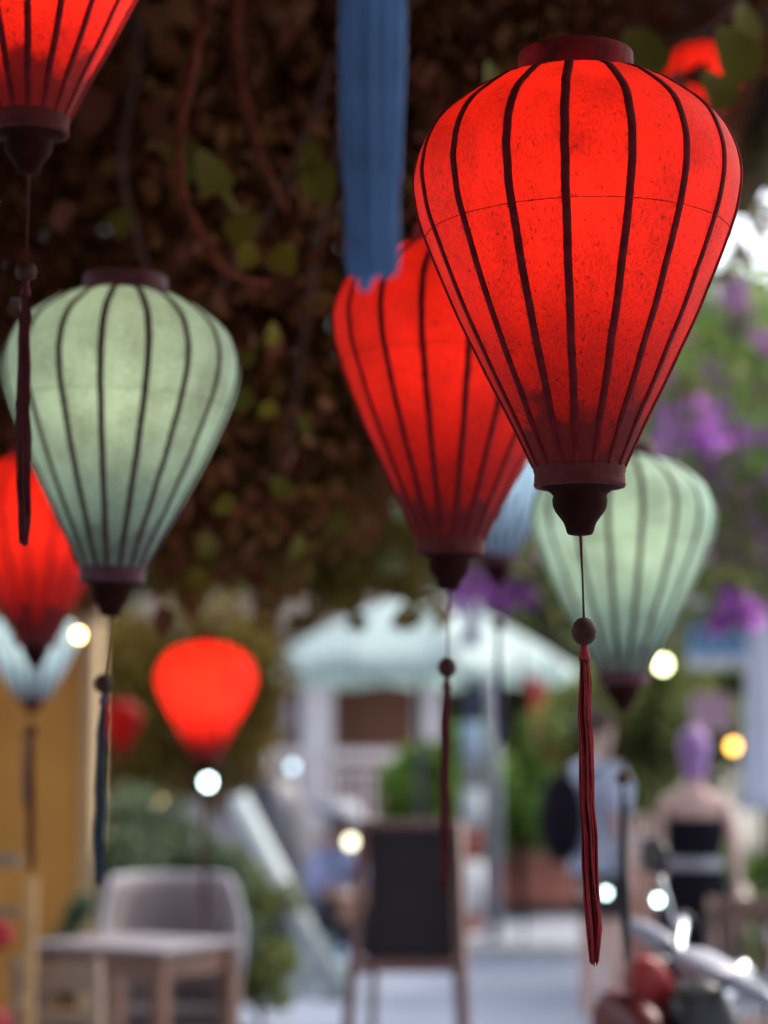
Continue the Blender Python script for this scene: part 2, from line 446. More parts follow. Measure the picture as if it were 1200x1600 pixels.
M['leaf_dark'] = leafmat('canopy leaves', [(.165, .050, .026), (.145, .050, .020), (.14, .066, .018), (.155, .044, .022)], .15, .03, (.85, 1.2))  # reddish browns put the warm lantern light into the leaf colour
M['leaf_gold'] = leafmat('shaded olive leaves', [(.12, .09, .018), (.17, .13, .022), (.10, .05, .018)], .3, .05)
M['leaf_olive'] = leafmat('olive leaves', [(.14, .18, .05), (.22, .26, .08), (.12, .11, .04)], .5)
M['leaf_green'] = leafmat('green leaves', [(.10, .20, .035), (.18, .34, .06), (.25, .40, .08), (.08, .14, .03)], .5)
M['leaf_grey'] = leafmat('grey green leaves', [(.09, .14, .08), (.16, .21, .14), (.08, .13, .04)], .3)
M['leaf_far'] = leafmat('far foliage', [(.07, .10, .03), (.13, .16, .05), (.05, .06, .03), (.18, .17, .10)], .3)
M['petal'] = leafmat('bougainvillea petals', [(.32, .07, .44), (.46, .14, .56), (.54, .24, .52), (.26, .08, .42)], .45)
M['petal_pink'] = leafmat('pink petals', [(.55, .28, .50), (.6, .4, .5)], .4)
M['bark'] = mat('vine bark', (.09, .03, .018), .85, .5, 30, bump=.6)
M['bark_red'] = mat('reddish vine bark', (.16, .04, .02), .9, .5, 60, bump=.9, spec=.05)


def bound(x):
    xs = [-400, 0, 130, 220, 410, 430, 500, 560, 620, 680, 740, 800, 900, 1000, 1060, 1110, 1150, 1200, 1600]
    ys = [980, 950, 930, 930, 935, 945, 900, 850, 800, 785, 770, 700, 560, 480, 440, 385, 250, 150, 120]
    return np.interp(x, xs, ys)


def canopy_pts(n, D0, D1, edge, x0=-300, x1=1350, y0=-260, zmax=None):
    x = rng.uniform(x0, x1, n * 2); D = rng.uniform(D0, D1, n * 2)
    lim = bound(x) + 26 * np.sin(x * .045 + 1) + 16 * np.sin(x * .11) - edge * np.where(x > 1090, 5.5, 1) * rng.exponential(1, n * 2)
    y = y0 + (1100 - y0) * rng.random(n * 2); k = y < lim
    x, y, D = x[k][:n], y[k][:n], D[k][:n]
    a = 800 - y; Y = FPX * cos(PITCH) - a * sin(PITCH); Z = FPX * sin(PITCH) + a * cos(PITCH)
    return np.stack([(x - 600) * D / Y, D, CAMH + Z * D / Y], 1)


can = thing('vine_canopy', 'dark brown and olive leafy vine canopy hanging over the lanterns', 'vine', (0, 6, 0))
O = np.array([0, 6, 0])
c1 = cloud('foliage', np.concatenate([canopy_pts(85000, 6.2, 9.6, 16), canopy_pts(14000, 8.2, 9.6, 60, x0=-100, x1=720, y0=220), canopy_pts(700, 4.8, 5.4, 160, x0=230, x1=1000)]) - O, .062, M['leaf_dark'], can); c1['kind'] = 'stuff'
roofP = np.stack([rng.uniform(-5, 4.2, 30000), rng.uniform(-4, 9.8, 30000), np.zeros(30000)], 1)  # leaf ceiling over camera and lanterns, added for shade
roofP[:, 2] = 3.15 + .12 * np.maximum(roofP[:, 1] - 3, 0) + rng.uniform(0, .7, 30000) + .15 * np.sin(roofP[:, 0] * 2)
keep = roofP[:, 0] < .13 * roofP[:, 1] + .1 * np.sin(roofP[:, 1] * 2)
keep |= roofP[:, 1] < 4.5
g1 = canopy_pts(15000, 6.4, 9.0, 60, x0=150, x1=780, y0=560)
def holes(P, sx, sz, thr):
    q = np.sin(P[:, 0] * sx + 1.5 * np.sin(P[:, 2] * sx * .7)) * np.sin(P[:, 2] * sz + 1.2 * np.cos(P[:, 0] * sz * .8))
    return P[q > thr]
lows = np.array([at(x, y, D)[:] for x, y, D in zip(rng.uniform(400, 700, 2600), 815 + 165 * rng.random(2600), rng.uniform(7.6, 8.3, 2600))])
lx = np.array([(600 + p[0] * FPX / p[1]) for p in lows])
lows = lows[rng.random(len(lows)) < np.clip(1.25 - np.abs(lx - 520) / 260, 0, 1) * .8]
rts = np.array([at(x, y, D)[:] for x, y, D in zip(rng.uniform(1085, 1260, 3000), rng.uniform(90, 440, 3000), rng.uniform(7.6, 8.2, 3000))])
g1 = np.concatenate([g1, holes(lows, 21, 19, -.12), holes(rts[:1300], 26, 23, .14)])
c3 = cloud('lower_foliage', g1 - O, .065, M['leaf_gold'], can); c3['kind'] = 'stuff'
c2 = cloud('shade_roof_foliage', roofP[keep] - O, .14, M['leaf_dark'], can); c2['kind'] = 'stuff'


ARB = mat('dark stained timber', (.05, .028, .018), .7, .35, 8, bump=.3)
arb = thing('shade_roof', 'dark timber roof added above the vine to shade the lanterns', 'light blocker', (-1.2, 3, 0))  # solid roof added over the leaves to cut ambient light below
for i in range(34):
    MB().box((-.1, -7.6 + i * .42, 4.02), (6.0, .40, .03)).build('roof_board', ARB, arb)
for x in (-3.05, 2.75):
    MB().box((x, -.7, 3.92), (.1, 14.2, .14)).build('rafter', ARB, arb)
for x, y in ((-3.05, -7.0), (2.75, -7.0), (-3.05, 6.2), (2.75, -.9)):
    MB().box((x, y, 1.92), (.12, .12, 3.84)).build('post', ARB, arb)
cf = thing('blocker_wall', 'unseen brown cafe wall added behind the camera to block light', 'building', (-1.2, -4.9, 0))  # unseen wall added behind the camera to block ambient light
MB().box((0, 0, 2.1), (9, .25, 4.2)).build('wall', mat('brown blocker plaster', (.16, .08, .045), .85, .3, 2), cf)
MB().box((1.2, .14, 1.05), (1.0, .06, 2.1)).build('door', ARB, cf)


def stem(pts, D, r, m, nm='stem'):
    P = smoothpath([at(x, y, D + dd) - Vector(O) for x, y, dd in pts], 6)
    MB().tube(P, [r * (1 - .55 * i / len(P)) * (1 + .16 * sin(i * 1.7) + .1 * sin(i * .6)) for i in range(len(P))], 8).build(nm, m, can)


stem([(345, -140, .3), (325, 0, 0), (300, 100, 0), (283, 190, .0), (279, 270, 0), (300, 340, .05), (345, 415, .1), (400, 440, .2), (470, 442, .3)], 4.1, .013, M['bark_red'])
stem([(372, -60, 0), (368, 60, 0), (384, 160, 0), (412, 255, .1), (450, 330, .3)], 4.5, .011, M['bark_red'])
stem([(200, -80, 0), (215, 80, 0), (190, 260, 0), (230, 420, .2)], 5.2, .012, M['bark'])
stem([(520, 80, 0), (480, 200, 0), (420, 330, 0), (330, 470, .2), (240, 560, .2)], 5.4, .010, M['bark'])
stem([(700, -80, 0), (560, 120, 0), (505, 330, 0), (470, 560, .2), (440, 760, .4)], 5.8, .013, M['bark'])
stem([(1190, -60, 0), (1120, 30, .1), (1050, 60, .2), (960, 20, .3)], 5.0, .012, M['bark'])
for x in (-2.2, .9):                # vine trunk, outside the frame
    MB().tube([(x - O[0], 8.6 - O[1], 0), (x - O[0] + .05, 8.6 - O[1], 3.4)], .05, 10).build('trunk', M['bark'], can) if x < 0 else None


def leafobj(parent, p, size, m, seed):
    r_ = random.Random(seed); vs = []; fs = []
    prof = [(0, 0), (.12, .22), (.32, .38), (.55, .36), (.8, .2), (1, 0)]
    rows = [[(-w, t), (0, t), (w, t)] for t, w in prof]
    for row in rows:
        for w_, t in row: vs.append(((w_) * size * 1.2, -t * size, abs(w_) * size * .3 - .25 * t * t * size))
    for i in range(5):
        for j in range(2): a = i * 3 + j; fs.append((a, a + 1, a + 4, a + 3))
    mb = MB(); mb.add(vs, fs); o = mb.build('leaf', m, parent, p)
    o.rotation_euler = (radians(r_.uniform(50, 120)), radians(r_.uniform(-40, 40)), radians(r_.uniform(-70, 70)))
    return o


LM = [leafmat('near leaf olive', [(.10, .085, .015), (.10, .085, .015)], .15, .02), leafmat('near leaf yellow', [(.16, .12, .015), (.16, .12, .015)], .2, .02), leafmat('near leaf brown', [(.09, .03, .015), (.09, .03, .015)], .1, .02)]
for i, (x, y, s, k, D) in enumerate([(300, 230, .10, 0, 4.2), (335, 260, .11, 0, 4.2), (355, 300, .11, 0, 4.3), (385, 345, .09, 0, 4.3), (432, 400, .075, 1, 4.2), (395, 395, .06, 1, 4.2), (455, 435, .07, 2, 4.3),
    (480, 270, .1, 0, 4.5), (505, 240, .09, 0, 4.5), (245, 170, .1, 2, 4.4), (140, 150, .1, 2, 4.4), (765, 110, .09, 0, 4.2), (1010, 60, .12, 0, 4.0), (1150, 60, .13, 0, 4.0), (1120, 130, .1, 0, 4.2),
    (90, 330, .08, 2, 4.6), (190, 340, .07, 0, 4.6), (430, 520, .06, 1, 4.6), (392, 560, .05, 0, 4.6), (385, 620, .06, 0, 4.7), (425, 640, .05, 1, 4.7), (440, 760, .06, 0, 4.8), (405, 745, .05, 2, 4.8),
    (365, 790, .06, 1, 4.8), (480, 660, .06, 0, 4.9), (330, 850, .07, 0, 5), (300, 900, .07, 1, 5), (470, 850, .07, 0, 5), (520, 820, .06, 0, 5), (250, 960, .08, 2, 5), (230, 880, .07, 0, 5), (400, 900, .07, 2, 5),
    (1085, 118, .075, 2, 5.2), (1060, 125, .07, 2, 5.2), (1165, 20, .12, 0, 4.4)]):
    leafobj(can, at(x, y - 15, D) - Vector(O), s, LM[k], i)


def bush(name, label, cat, base, R, H, n, size, m, z0=0.0, trunk=True, flowers=None, grp=None, nc=14, tr=.03, seed=1):
    r_ = random.Random(seed); b = Vector(base)
    root = thing(name, label, cat, b, 0, grp); cs = []
    for _ in range(nc):
        a = r_.random() * 2 * pi; q = sqrt(r_.random()) * .75
        cs.append((R * q * cos(a), R * q * sin(a) * .8, z0 + (H - z0) * r_.uniform(.18, .88), R * r_.uniform(.28, .5)))
    f = cloud('crown', blobs(n, cs), size, m, root); f['kind'] = 'stuff'
    if flowers:
        f = cloud('flowers', blobs(flowers[0], [(c[0] * 1.05, c[1] * 1.05 - R * .12, c[2], c[3] * .8) for c in r_.sample(cs, max(2, int(nc * flowers[2])))]), flowers[1], flowers[3], root, elong=1.2); f['kind'] = 'stuff'; f.name = 'blossom'
    if trunk:
        mb = MB(); mb.tube([(0, 0, -.02), (.02 * R, 0, z0 * .5 + .05), (0, .03 * R, z0 + (H - z0) * .55)], [tr, tr * .8, tr * .45], 8)
        for c in cs[:6]: mb.tube([(0, .01, z0 * .6 + .05), (c[0] * .5, c[1] * .5, (c[2] + z0) * .5), (c[0], c[1], c[2])], [tr * .5, tr * .35, tr * .15], 6)
        mb.build('trunk', M['bark'], root)
    return root


def gnd(x, D, z=0):
    p = at(x, 1180, D); return Vector((p.x, D, z))


# distant trees
far = 'trees behind the square'
for i, (x, D, R, H, lab) in enumerate([
    (640, 46, 3, 2.8, 'distant tree with grey green crown rising just behind the pale umbrella'),
    (850, 40, 4.5, 8.5, 'distant round olive tree seen under the right mint lantern'),
    (1090, 36, 4.6, 9.2, 'tall distant pale tree behind the blue signboard'),
    (1290, 34, 4, 8.5, 'distant tree at the right edge behind the white cloth'),
    (330, 42, 5.5, 7.5, 'distant dark tree above the porch roof, left of the umbrella'),
    (90, 40, 5.5, 7.5, 'distant tree at the left behind the ochre wall'),
    (480, 52, 3, 3.0, 'distant tree crown above the white column')]):
    bush('tree', lab, 'tree', gnd(x, D), R, H, 15000, .30, M['leaf_far'] if i else M['leaf_far'], 1.2, True, None, far, 24, .22, 40 + i)
bush('small_tree', 'small dark reddish tree in front of the porch roof behind the squat red lantern', 'tree', gnd(255, 17.5), 1.25, 2.75, 9000, .11, M['leaf_gold'], 1.15, True, None, None, 22, .06, 61)
# bougainvillea right, hanging from an arch/trellis tree
bush('bougainvillea_tree', 'bougainvillea tree covered in purple blossom at right behind the red lantern', 'tree', gnd(1300, 12.5), 2.0, 3.45, 13000, .085, M['leaf_olive'], 2.45, True, (3000, .05, 1.0, M['petal']), None, 30, .07, 3)
bush('bougainvillea_tree', 'smaller lilac bougainvillea at the far right edge above the sign', 'tree', gnd(1260, 15.5), 1.5, 3.7, 7000, .10, M['leaf_green'], 2.3, True, (2500, .08, .5, M['petal_pink']), None, 22, .07, 5)
bt = bpy.data.objects['bougainvillea_tree']; r_ = random.Random(77); cs = []
for k in range(46):
    p = at(r_.uniform(1000, 1290), r_.uniform(440, 740), r_.uniform(10.2, 11.6)) - bt.location; q = r_.uniform(.03, .085)
    cs += [(p.x, p.y, p.z, q), (p.x + q, p.y, p.z - q, q * .8)]
f = cloud('blossom', blobs(1500, cs), .045, M['petal'], bt, elong=1.2); f['kind'] = 'stuff'
f = cloud('leafy_spray', blobs(2600, [(c[0], c[1] + .15, c[2] + .05, c[3] * 3) for c in cs]), .07, M['leaf_green'], bt); f['kind'] = 'stuff'
# purple blossom sprays
for i, (x, y, D, r, lab) in enumerate([(1148, 948, 9.0, .085, 'purple bougainvillea spray hanging before the blue sign'), (805, 922, 12, .09, 'small purple blossom spray above the umbrella edge'), (740, 915, 12, .11, 'magenta blossom spray near the umbrella top'), (1075, 655, 10, .14, 'purple blossom cluster at the top of the right mint lantern')]):
    p = at(x, y, D); root = thing('blossom_spray', lab, 'flower', p)
    cloud('blossom', blobs(190, [(0, 0, 0, r), (r * .8, 0, -r * .5, r * .7), (-r * .7, .02, -r * .8, r * .6)]), .045, M['petal'], root, elong=1.2)['kind'] = 'stuff'
    cloud('foliage', blobs(90, [(0, .05, r, r * .8)]), .06, M['leaf_olive'], root)['kind'] = 'stuff'
    MB().tube(smoothpath([(0, .02, -r * .5), (.04, .05, r * 2), (.02, .1, 1.2), (.1, .1, 4.4 - p.z)], 5), .006, 6).build('stem', M['bark'], root)
# mid bushes
bush('shrub', 'bright green shrub between the grey pole and the backpack', 'shrub', gnd(808, 21), .72, 1.9, 6200, .11, M['leaf_green'], .45, True, None, 'green shrubs along the porch', 16, .03, 8)
bush('shrub', 'bright green shrub behind the two poles, above the blackboard corner', 'shrub', gnd(672, 22.3), .55, 1.85, 4200, .11, M['leaf_green'], .7, True, None, 'green shrubs along the porch', 14, .03, 9)
bush('shrub', 'tall olive shrub behind the person with the backpack', 'shrub', gnd(1010, 17), .85, 2.45, 5200, .12, M['leaf_olive'], .5, True, None, 'green shrubs along the porch', 18, .03, 10)
bush('shrub', 'low yellow green shrub at right edge beside the person in black', 'shrub', gnd(1180, 12.5), .35, 1.05, 2600, .07, M['leaf_green'], .1, True, None, 'green shrubs along the porch', 12, .02, 11)
bush('shrub', 'silvery green shrub behind the table and rattan armchair', 'shrub', gnd(250, 11.2), .48, 1.48, 5200, .065, M['leaf_grey'], .3, True, None, 'green shrubs by the tables', 20, .02, 12)
bush('shrub', 'small green shrub right of the rattan armchair', 'shrub', gnd(408, 12.3), .30, .98, 3200, .06, M['leaf_olive'], .0, True, None, 'green shrubs by the tables', 22, .02, 19)
bush('shrub', 'small dusty shrub at the foot of the ochre wall behind the table corner', 'shrub', gnd(108, 9.8), .14, .95, 1500, .05, M['leaf_grey'], .1, True, None, 'green shrubs by the tables', 10, .02, 14)

# ------------------------------------------------------------ ground, road, buildings
M['paving'] = mat('pale concrete paving', (.20, .23, .31), .8, .2, 1.2, bump=.2, coord='Object')
M['road'] = mat('grey asphalt', (.18, .19, .23), .8, .25, 2.0, bump=.3)
M['soil'] = mat('far ground', (.16, .15, .12), .9, .3, .2)
M['kerb'] = mat('kerb stone', (.42, .42, .42), .8, .25, 6)
g = MB(); g.add([(-400, -60, -.012), (400, -60, -.012), (400, 900, -.012), (-400, 900, -.012)], [(0, 1, 2, 3)]); tag(g.build('ground', M['soil']), kind='structure')
g = MB(); g.box((0, 7.2, -.004), (40, 19, .008)); tag(g.build('pavement', M['paving']), kind='structure')
g = MB(); g.box((0, 19.1, -.009), (60, 4.4, .006)); tag(g.build('road', M['road']), kind='structure')
g = MB(); g.box((0, 16.8, .03), (40, .16, .1)); tag(bevel(g.build('kerb', M['kerb'])), kind='structure')
g = MB(); g.box((0, 23.5, .045), (60, 4.2, .09)); tag(g.build('far_pavement', mat('pinkish paving', (.40, .33, .32), .8, .25, 1.5)), kind='structure')

M['white'] = mat('white plaster', (.66, .63, .68), .8, .15, 3, bump=.1)
M['lilac'] = mat('lilac grey paint', (.42, .38, .50), .7, .15, 4)
M['maroon_wood'] = mat('dark maroon wood', (.03, .012, .012), .6, .3, 6)
M['brown_wall'] = mat('brown wall', (.16, .075, .045), .8, .25, 3)
M['roof_tile'] = mat('old roof tile', (.05, .03, .022), .85, .4, 9, bump=.5)
hx = lambda x: at(x, 1180, 24.0).x
hz = lambda y: at(600, y, 24.0).z
ho = thing('porch_house', 'single storey house with white porch columns and dark doorway behind the blackboard', 'house', (hx(480), 26, 0))
def hp(mb, name, m, bev=0):
    for i, v in enumerate(mb.v): mb.v[i] = (v[0] - hx(480), v[1] - 26, v[2])
    o = mb.build(name, m, ho)
    if bev: bevel(o, bev)
    return o
hp(MB().box(((hx(200) + hx(690)) / 2, 25.9, .34), (hx(690) - hx(200), 4.2, .66)), 'plinth', mat('pink grey plinth', (.40, .33, .34), .8, .2, 3))
hp(MB().box(((hx(200) + hx(690)) / 2, 27.4, 1.62), (hx(690) - hx(200), .2, 1.9)), 'wall', M['brown_wall'])
hp(MB().box(((hx(385) + hx(470)) / 2, 27.27, 1.5), (.72, .06, 1.64)), 'doorway', M['maroon_wood'])
hp(MB().box((hx(300), 27.27, 1.5), (.8, .06, 1.64)), 'doorway', M['maroon_wood'])
for x, wd, m in ((495, .34, 'white'), (441, .20, 'lilac'), (668, .26, 'white'), (300, .3, 'white')):
    hp(MB().box((hx(x), 24.1, 1.575), (wd, wd, 1.79)).box((hx(x), 24.1, .72), (wd + .08, wd + .08, .1)), 'column', M[m], .012)
hp(MB().box(((hx(180) + hx(700)) / 2, 24.05, 2.56), (hx(700) - hx(180), .3, .18)), 'beam', M['white'])
rb = MB()
x0, x1 = hx(180) - .2, hx(700) + .2
rb.add([(x0, 23.3, 2.65), (x1, 23.3, 2.65), (x1 - .5, 26, 3.35), (x0 + .5, 26, 3.35), (x1, 28.6, 2.65), (x0, 28.6, 2.65), (x0, 23.3, 2.58), (x1, 23.3, 2.58), (x1, 28.6, 2.58), (x0, 28.6, 2.58)],
       [(0, 1, 2, 3), (3, 2, 4, 5), (0, 3, 5), (1, 4, 2), (6, 9, 8, 7), (0, 6, 7, 1), (4, 8, 9, 5), (0, 5, 9, 6), (1, 7, 8, 4)], False)
hp(rb, 'roof', M['roof_tile'])
tl = MB()
for i in range(40):
    xx = x0 + .25 + (x1 - x0 - .5) * i / 39
    tl.tube([(xx, 23.35, 2.68), (xx, 25.9, 3.34)], .035, 6)
hp(tl, 'tile_ridge', M['roof_tile'])['kind'] = 'stuff'
M['rail_white'] = mat('white painted rail', (.74, .68, .70), .6, .12, 6)
for xa, xb in ((385, 470), (522, 655)):
    A, B = hx(xa), hx(xb)
    r_ = thing('balustrade', 'white porch balustrade ' + ('left of the thick white column' if xa < 500 else 'right of the thick white column, above the blackboard'), 'railing', ((A + B) / 2, 23.9, .67), 0, 'white porch balustrades')
    bevel(MB().box((0, 0, .83), (B - A, .14, .12)).build('top_rail', M['rail_white'], r_))
    MB().box((0, 0, .66), (B - A, .07, .05)).build('middle_rail', M['rail_white'], r_)
    MB().box((0, 0, .10), (B - A, .12, .10)).build('bottom_rail', M['rail_white'], r_)
    n = int((B - A) / .11); me = None
    for i in range(n):
        if me is None: me = MB().lathe([(.025, .15), (.03, .2), (.018, .28), (.03, .4), (.018, .5), (.025, .635)], n=8).mesh('baluster'); me.materials.append(M['rail_white'])
        link('baluster', me, None, r_, (-(B - A) / 2 + .06 + i * (B - A - .12) / (n - 1), 0, 0))
# low planter wall in terracotta, right
pw = thing('planter_wall', 'low terracotta red planter wall across the road behind the poles', 'planter', gnd(820, 21, .09))
bevel(MB().box((0, .5, .22), (2.0, .9, .44)).build('wall', mat('terracotta render', (.42, .15, .11), .8, .3, 5), pw), .02)
bevel(MB().box((0, .5, .47), (2.1, 1.0, .06)).build('coping', mat('pink coping', (.48, .26, .22), .8, .2, 6), pw), .01)
# ochre wall, left
ow = thing('ochre_wall', 'ochre yellow plastered wall with a cream corner strip at left', 'wall', gnd(60, 10.8))
xr = at(128, 1180, 10.8).x - ow.location.x
MB().box((xr - 1.5, .15, 1.1), (3.0, .3, 2.2)).build('plaster', mat('ochre plaster', (.60, .27, .05), .85, .2, 2.5, bump=.2), ow)
MB().box((xr + .032, .14, 1.1), (.06, .32, 2.24)).build('corner_strip', mat('cream paint', (.52, .36, .19), .7, .15, 4), ow)
MB().box((xr - 1.5, .12, 2.26), (3.2, .5, .1)).build('coping', mat('wall coping', (.4, .2, .1), .8, .3, 4), ow)
# white cloth / wall behind shrubs
wv = thing('parked_van', 'white and pink parked van far off behind the silvery shrub', 'van', gnd(270, 21.5))
for nm, c, d, m in (('body', (0, 0, .95), (1.9, 1.5, 1.0), mat('white van paint', (.36, .33, .35), .35, .08, 2)), ('bumper', (0, -.78, .5), (1.9, .1, .16), mat('grey bumper', (.2, .2, .2), .6)), ('windscreen', (0, -.765, 1.25), (1.5, .03, .3), mat('dark glass', (.12, .10, .11), .15))):
    bevel(MB().box(c, d).build(nm, m, wv), .03)
for sx in (-.7, .7):
    MB().tube([(sx - .1, -.6, .3), (sx + .1, -.6, .3)], .3, 18).build('wheel', M['maroon_wood'], wv)

# ------------------------------------------------------------ umbrella
M['canvas'] = silkmat('mint canvas', (.52, .68, .66), (.45, .62, .58), .3, 0, .1)
UD = 20; us = UD / FPX
uc = gnd(657, UD); zE, zA = at(600, 1042, UD).z, at(600, 925, UD).z
um = thing('market_umbrella', 'wide pale mint market umbrella standing open beyond the blackboard', 'umbrella', uc, radians(12)); Ru = 252 * us
me = None
mb = MB(); rows = []
for i in range(9):
    t = i / 8
    row = []
    for k in range(9):
        u = k / 8 - .5; a = u * pi / 4; ch = cos(pi / 8) / cos(a)
        row.append((Ru * t * ch * sin(a), -Ru * t * ch * cos(a), zA - (zA - zE) * (t ** 1.4) - .06 * t * (1 - (2 * u) ** 2) + .0))
    rows.append(row)
rows.append([(p[0] * 1.004, p[1] * 1.004, p[2] - .11) for p in rows[-1]])
mb.add([p for r in rows for p in r], [(i * 9 + k, (i + 1) * 9 + k, (i + 1) * 9 + k + 1, i * 9 + k + 1) for i in range(9) for k in range(8)])
pm = mb.mesh('canopy_panel'); pm.materials.append(M['canvas'])
rm = MB().tube([(0, 0, zA - .06), (0, -Ru * .98, zE - .03)], .015, 6).mesh('rib'); rm.materials.append(M['wire'])
for i in range(8):
    o = link('canopy_panel', pm, None, um); o.rotation_euler = (0, 0, (i + .5) * pi / 4)
    o = link('rib', rm, None, um); o.rotation_euler = (0, 0, i * pi / 4)
MB().tube([(0, 0, 0), (0, 0, zA - .02)], .035, 12).build('pole', mat('slate blue pole', (.05, .06, .09), .5), um)
MB().lathe([(.01, zA + .03), (.05, zA + .02), (.06, zA - .02)], n=12).build('cap', M['canvas'], um)
bevel(MB().box((0, 0, .05), (.6, .6, .1)).build('base', M['kerb'], um))

# poles
def seg_pole(x, D, r, segs, lab, name):
    root = thing(name, lab, 'pole', gnd(x, D))
    for ya, yb, m, q in segs:
        za, zb = at(x, ya, D).z, max(at(x, yb, D).z, 0)
        MB().tube([(0, 0, zb), (0, 0, za)], r * q, 16).build('section' if q == 1 else 'sleeve', m, root)
    return root
navy = mat('navy paint', (.035, .05, .12), .5); red_p = mat('faded red paint', (.32, .06, .05), .6); wh = mat('white paint', (.62, .66, .70), .6, .1); lb = mat('pale blue notice', (.42, .55, .72), .6, .15)
seg_pole(738, 19, .07, [(930, 1128, navy, 1), (1128, 1185, lb, 1.25), (1185, 1232, mat('grey lilac paint', (.25, .22, .30), .6), 1), (1232, 1292, wh, 1.25), (1292, 1345, red_p, 1), (1345, 1425, wh, 1.2), (1425, 1460, red_p, 1)], 'banded navy, white and red post right of the dangling dark red tassel', 'banded_post')
seg_pole(771, 18.2, .055, [(1060, 1470, mat('grey steel pole', (.20, .21, .25), .5), 1)], 'plain grey steel pole right of the banded post', 'steel_pole')
# flag
fl = thing('flag', 'red flag with a yellow star hanging limp right of the grey pole', 'flag', gnd(828, 17.5, 0))
MB().tube([(-.06, 0, 0), (-.06, 0, 2.35)], .014, 8).build('flagpole', M['wire'], fl)
fz = at(830, 1052, 17.5).z; vs = []; fs = []
for i in range(15):
    for j in range(9):
        t = i / 14; u = j / 8
        vs.append((-.04 + u * .19 + t * .12, .05 * sin(u * 9 + t * 2), fz - t * .64 - .1 * u))
for i in range(14):
    for j in range(8): a = i * 9 + j; fs.append((a, a + 9, a + 10, a + 1))
MB().add(vs, fs).build('cloth', mat('red flag cloth', (.55, .03, .035), .8, .15), fl)
st = []
for i in range(10):
    r = .085 if i % 2 == 0 else .04; a = pi / 2 + i * pi / 5; st.append((.10 + r * cos(a), -.062, fz - .34 + r * sin(a)))
MB().add(st + [(.10, -.066, fz - .34)], [(i, (i + 1) % 10, 10) for i in range(10)], False).build('star', mat('yellow star', (.8, .55, .03), .7, .05), fl)

# blue sign
sg = thing('shop_sign', 'blue and white shop sign at right behind the purple blossom spray', 'sign', at(1140, 990, 14))
sg.rotation_euler = (0, 0, radians(-4))
SB = mat('sign blue', (.20, .46, .90), .5, .1, 4); SW = mat('sign white', (.78, .82, .88), .5, .1, 4)
bevel(MB().box((0, .02, 0), (.53, .035, .45)).build('board', SB, sg), .004)
MB().box((0, -.003, .185), (.55, .02, .085)).build('top_strip', SW, sg)
MB().box((0, -.003, -.185), (.55, .02, .085)).build('bottom_strip', SW, sg)
MB().box((.05, 0, .055), (.34, .008, .022)).box((.1, 0, .10), (.22, .008, .02)).build('lettering', mat('sign navy', (.03, .10, .35), .5), sg)
MB().tube([(.27, .05, 0.3), (.27, .05, -at(1140, 990, 14).z)], .025, 8).build('post', M['wire'], sg)
# white cloth at right edge: folded parasol
pr = thing('folded_parasol', 'white folded parasol standing at the right edge below the blue sign', 'umbrella', gnd(1192, 11.5))
z1, z2 = at(1190, 960, 11.5).z, at(1190, 1265, 11.5).z
rings = []
for i in range(12):
    t = i / 11; r = .055 + .06 * t ** .8 if t < .93 else .125
    rings.append([((r * (1 + .14 * sin(8 * 2 * pi * j / 48))) * cos(2 * pi * j / 48), (r * (1 + .14 * sin(8 * 2 * pi * j / 48))) * sin(2 * pi * j / 48), z1 + (z2 - z1) * t) for j in range(48)])
MB().loft(rings).build('canopy', mat('white parasol cloth', (.66, .70, .82), .8, .08), pr)
MB().tube([(0, 0, 0), (0, 0, z1 + .08)], .02, 10).build('pole', M['wire'], pr); bevel(MB().box((0, 0, .04), (.45, .45, .08)).build('base', M['kerb'], pr))

# ------------------------------------------------------------ furniture
W1 = mat('weathered tabletop', (.22, .18, .20), .45, .2, 5); W2 = mat('brown table wood', (.20, .09, .05), .5, .4, 8)
PINE = mat('pine wood', (.62, .36, .15), .6, .25, 8); PINE2 = mat('dull pine wood', (.36, .25, .17), .6, .25, 8)


def plane_pt(x, y, z):
    a = 800 - y; Y = FPX * cos(PITCH) - a * sin(PITCH); Z = FPX * sin(PITCH) + a * cos(PITCH); t = (z - CAMH) / Z
    return Vector(((x - 600) * t, Y * t, z))


tz = .76
tc = [plane_pt(62, 1484, tz), plane_pt(312, 1498, tz), plane_pt(378, 1452, tz), plane_pt(165, 1443, tz)]
ctr = sum(tc, Vector()) / 4; ex = (tc[1] - tc[0]); ang = math.atan2(ex.y, ex.x); wx = ex.length; wy = min((tc[3] - tc[0]).length, 1.0)
ctr = plane_pt(215, 1470, tz); ang = radians(-30); wx, wy = .66, .56
tb = thing('cafe_table', 'wooden cafe table with pale worn top in the lower left', 'table', (ctr.x, ctr.y, 0), ang)
npl = 6
pme = MB().box((0, 0, tz - .0125), (wx, wy / npl - .005, .025)).mesh('plank'); pme.materials.append(W1)
for i in range(npl): bevel(link('plank', pme, None, tb, (0, -wy / 2 + wy / npl * (i + .5), 0)), .003, 1)
MB().box((0, -wy / 2 + .05, tz - .075), (wx - .1, .022, .09)).box((0, wy / 2 - .05, tz - .075), (wx - .1, .022, .09)).box((wx / 2 - .05, 0, tz - .075), (.022, wy - .12, .09)).box((-wx / 2 + .05, 0, tz - .075), (.022, wy - .12, .09)).build('apron', W2, tb)
lm = MB().box((0, 0, (tz - .03) / 2), (.055, .055, tz - .03)).mesh('leg'); lm.materials.append(W2)
for sx in (-1, 1):
    for sy in (-1, 1): link('leg', lm, None, tb, (sx * (wx / 2 - .045), sy * (wy / 2 - .045), 0))


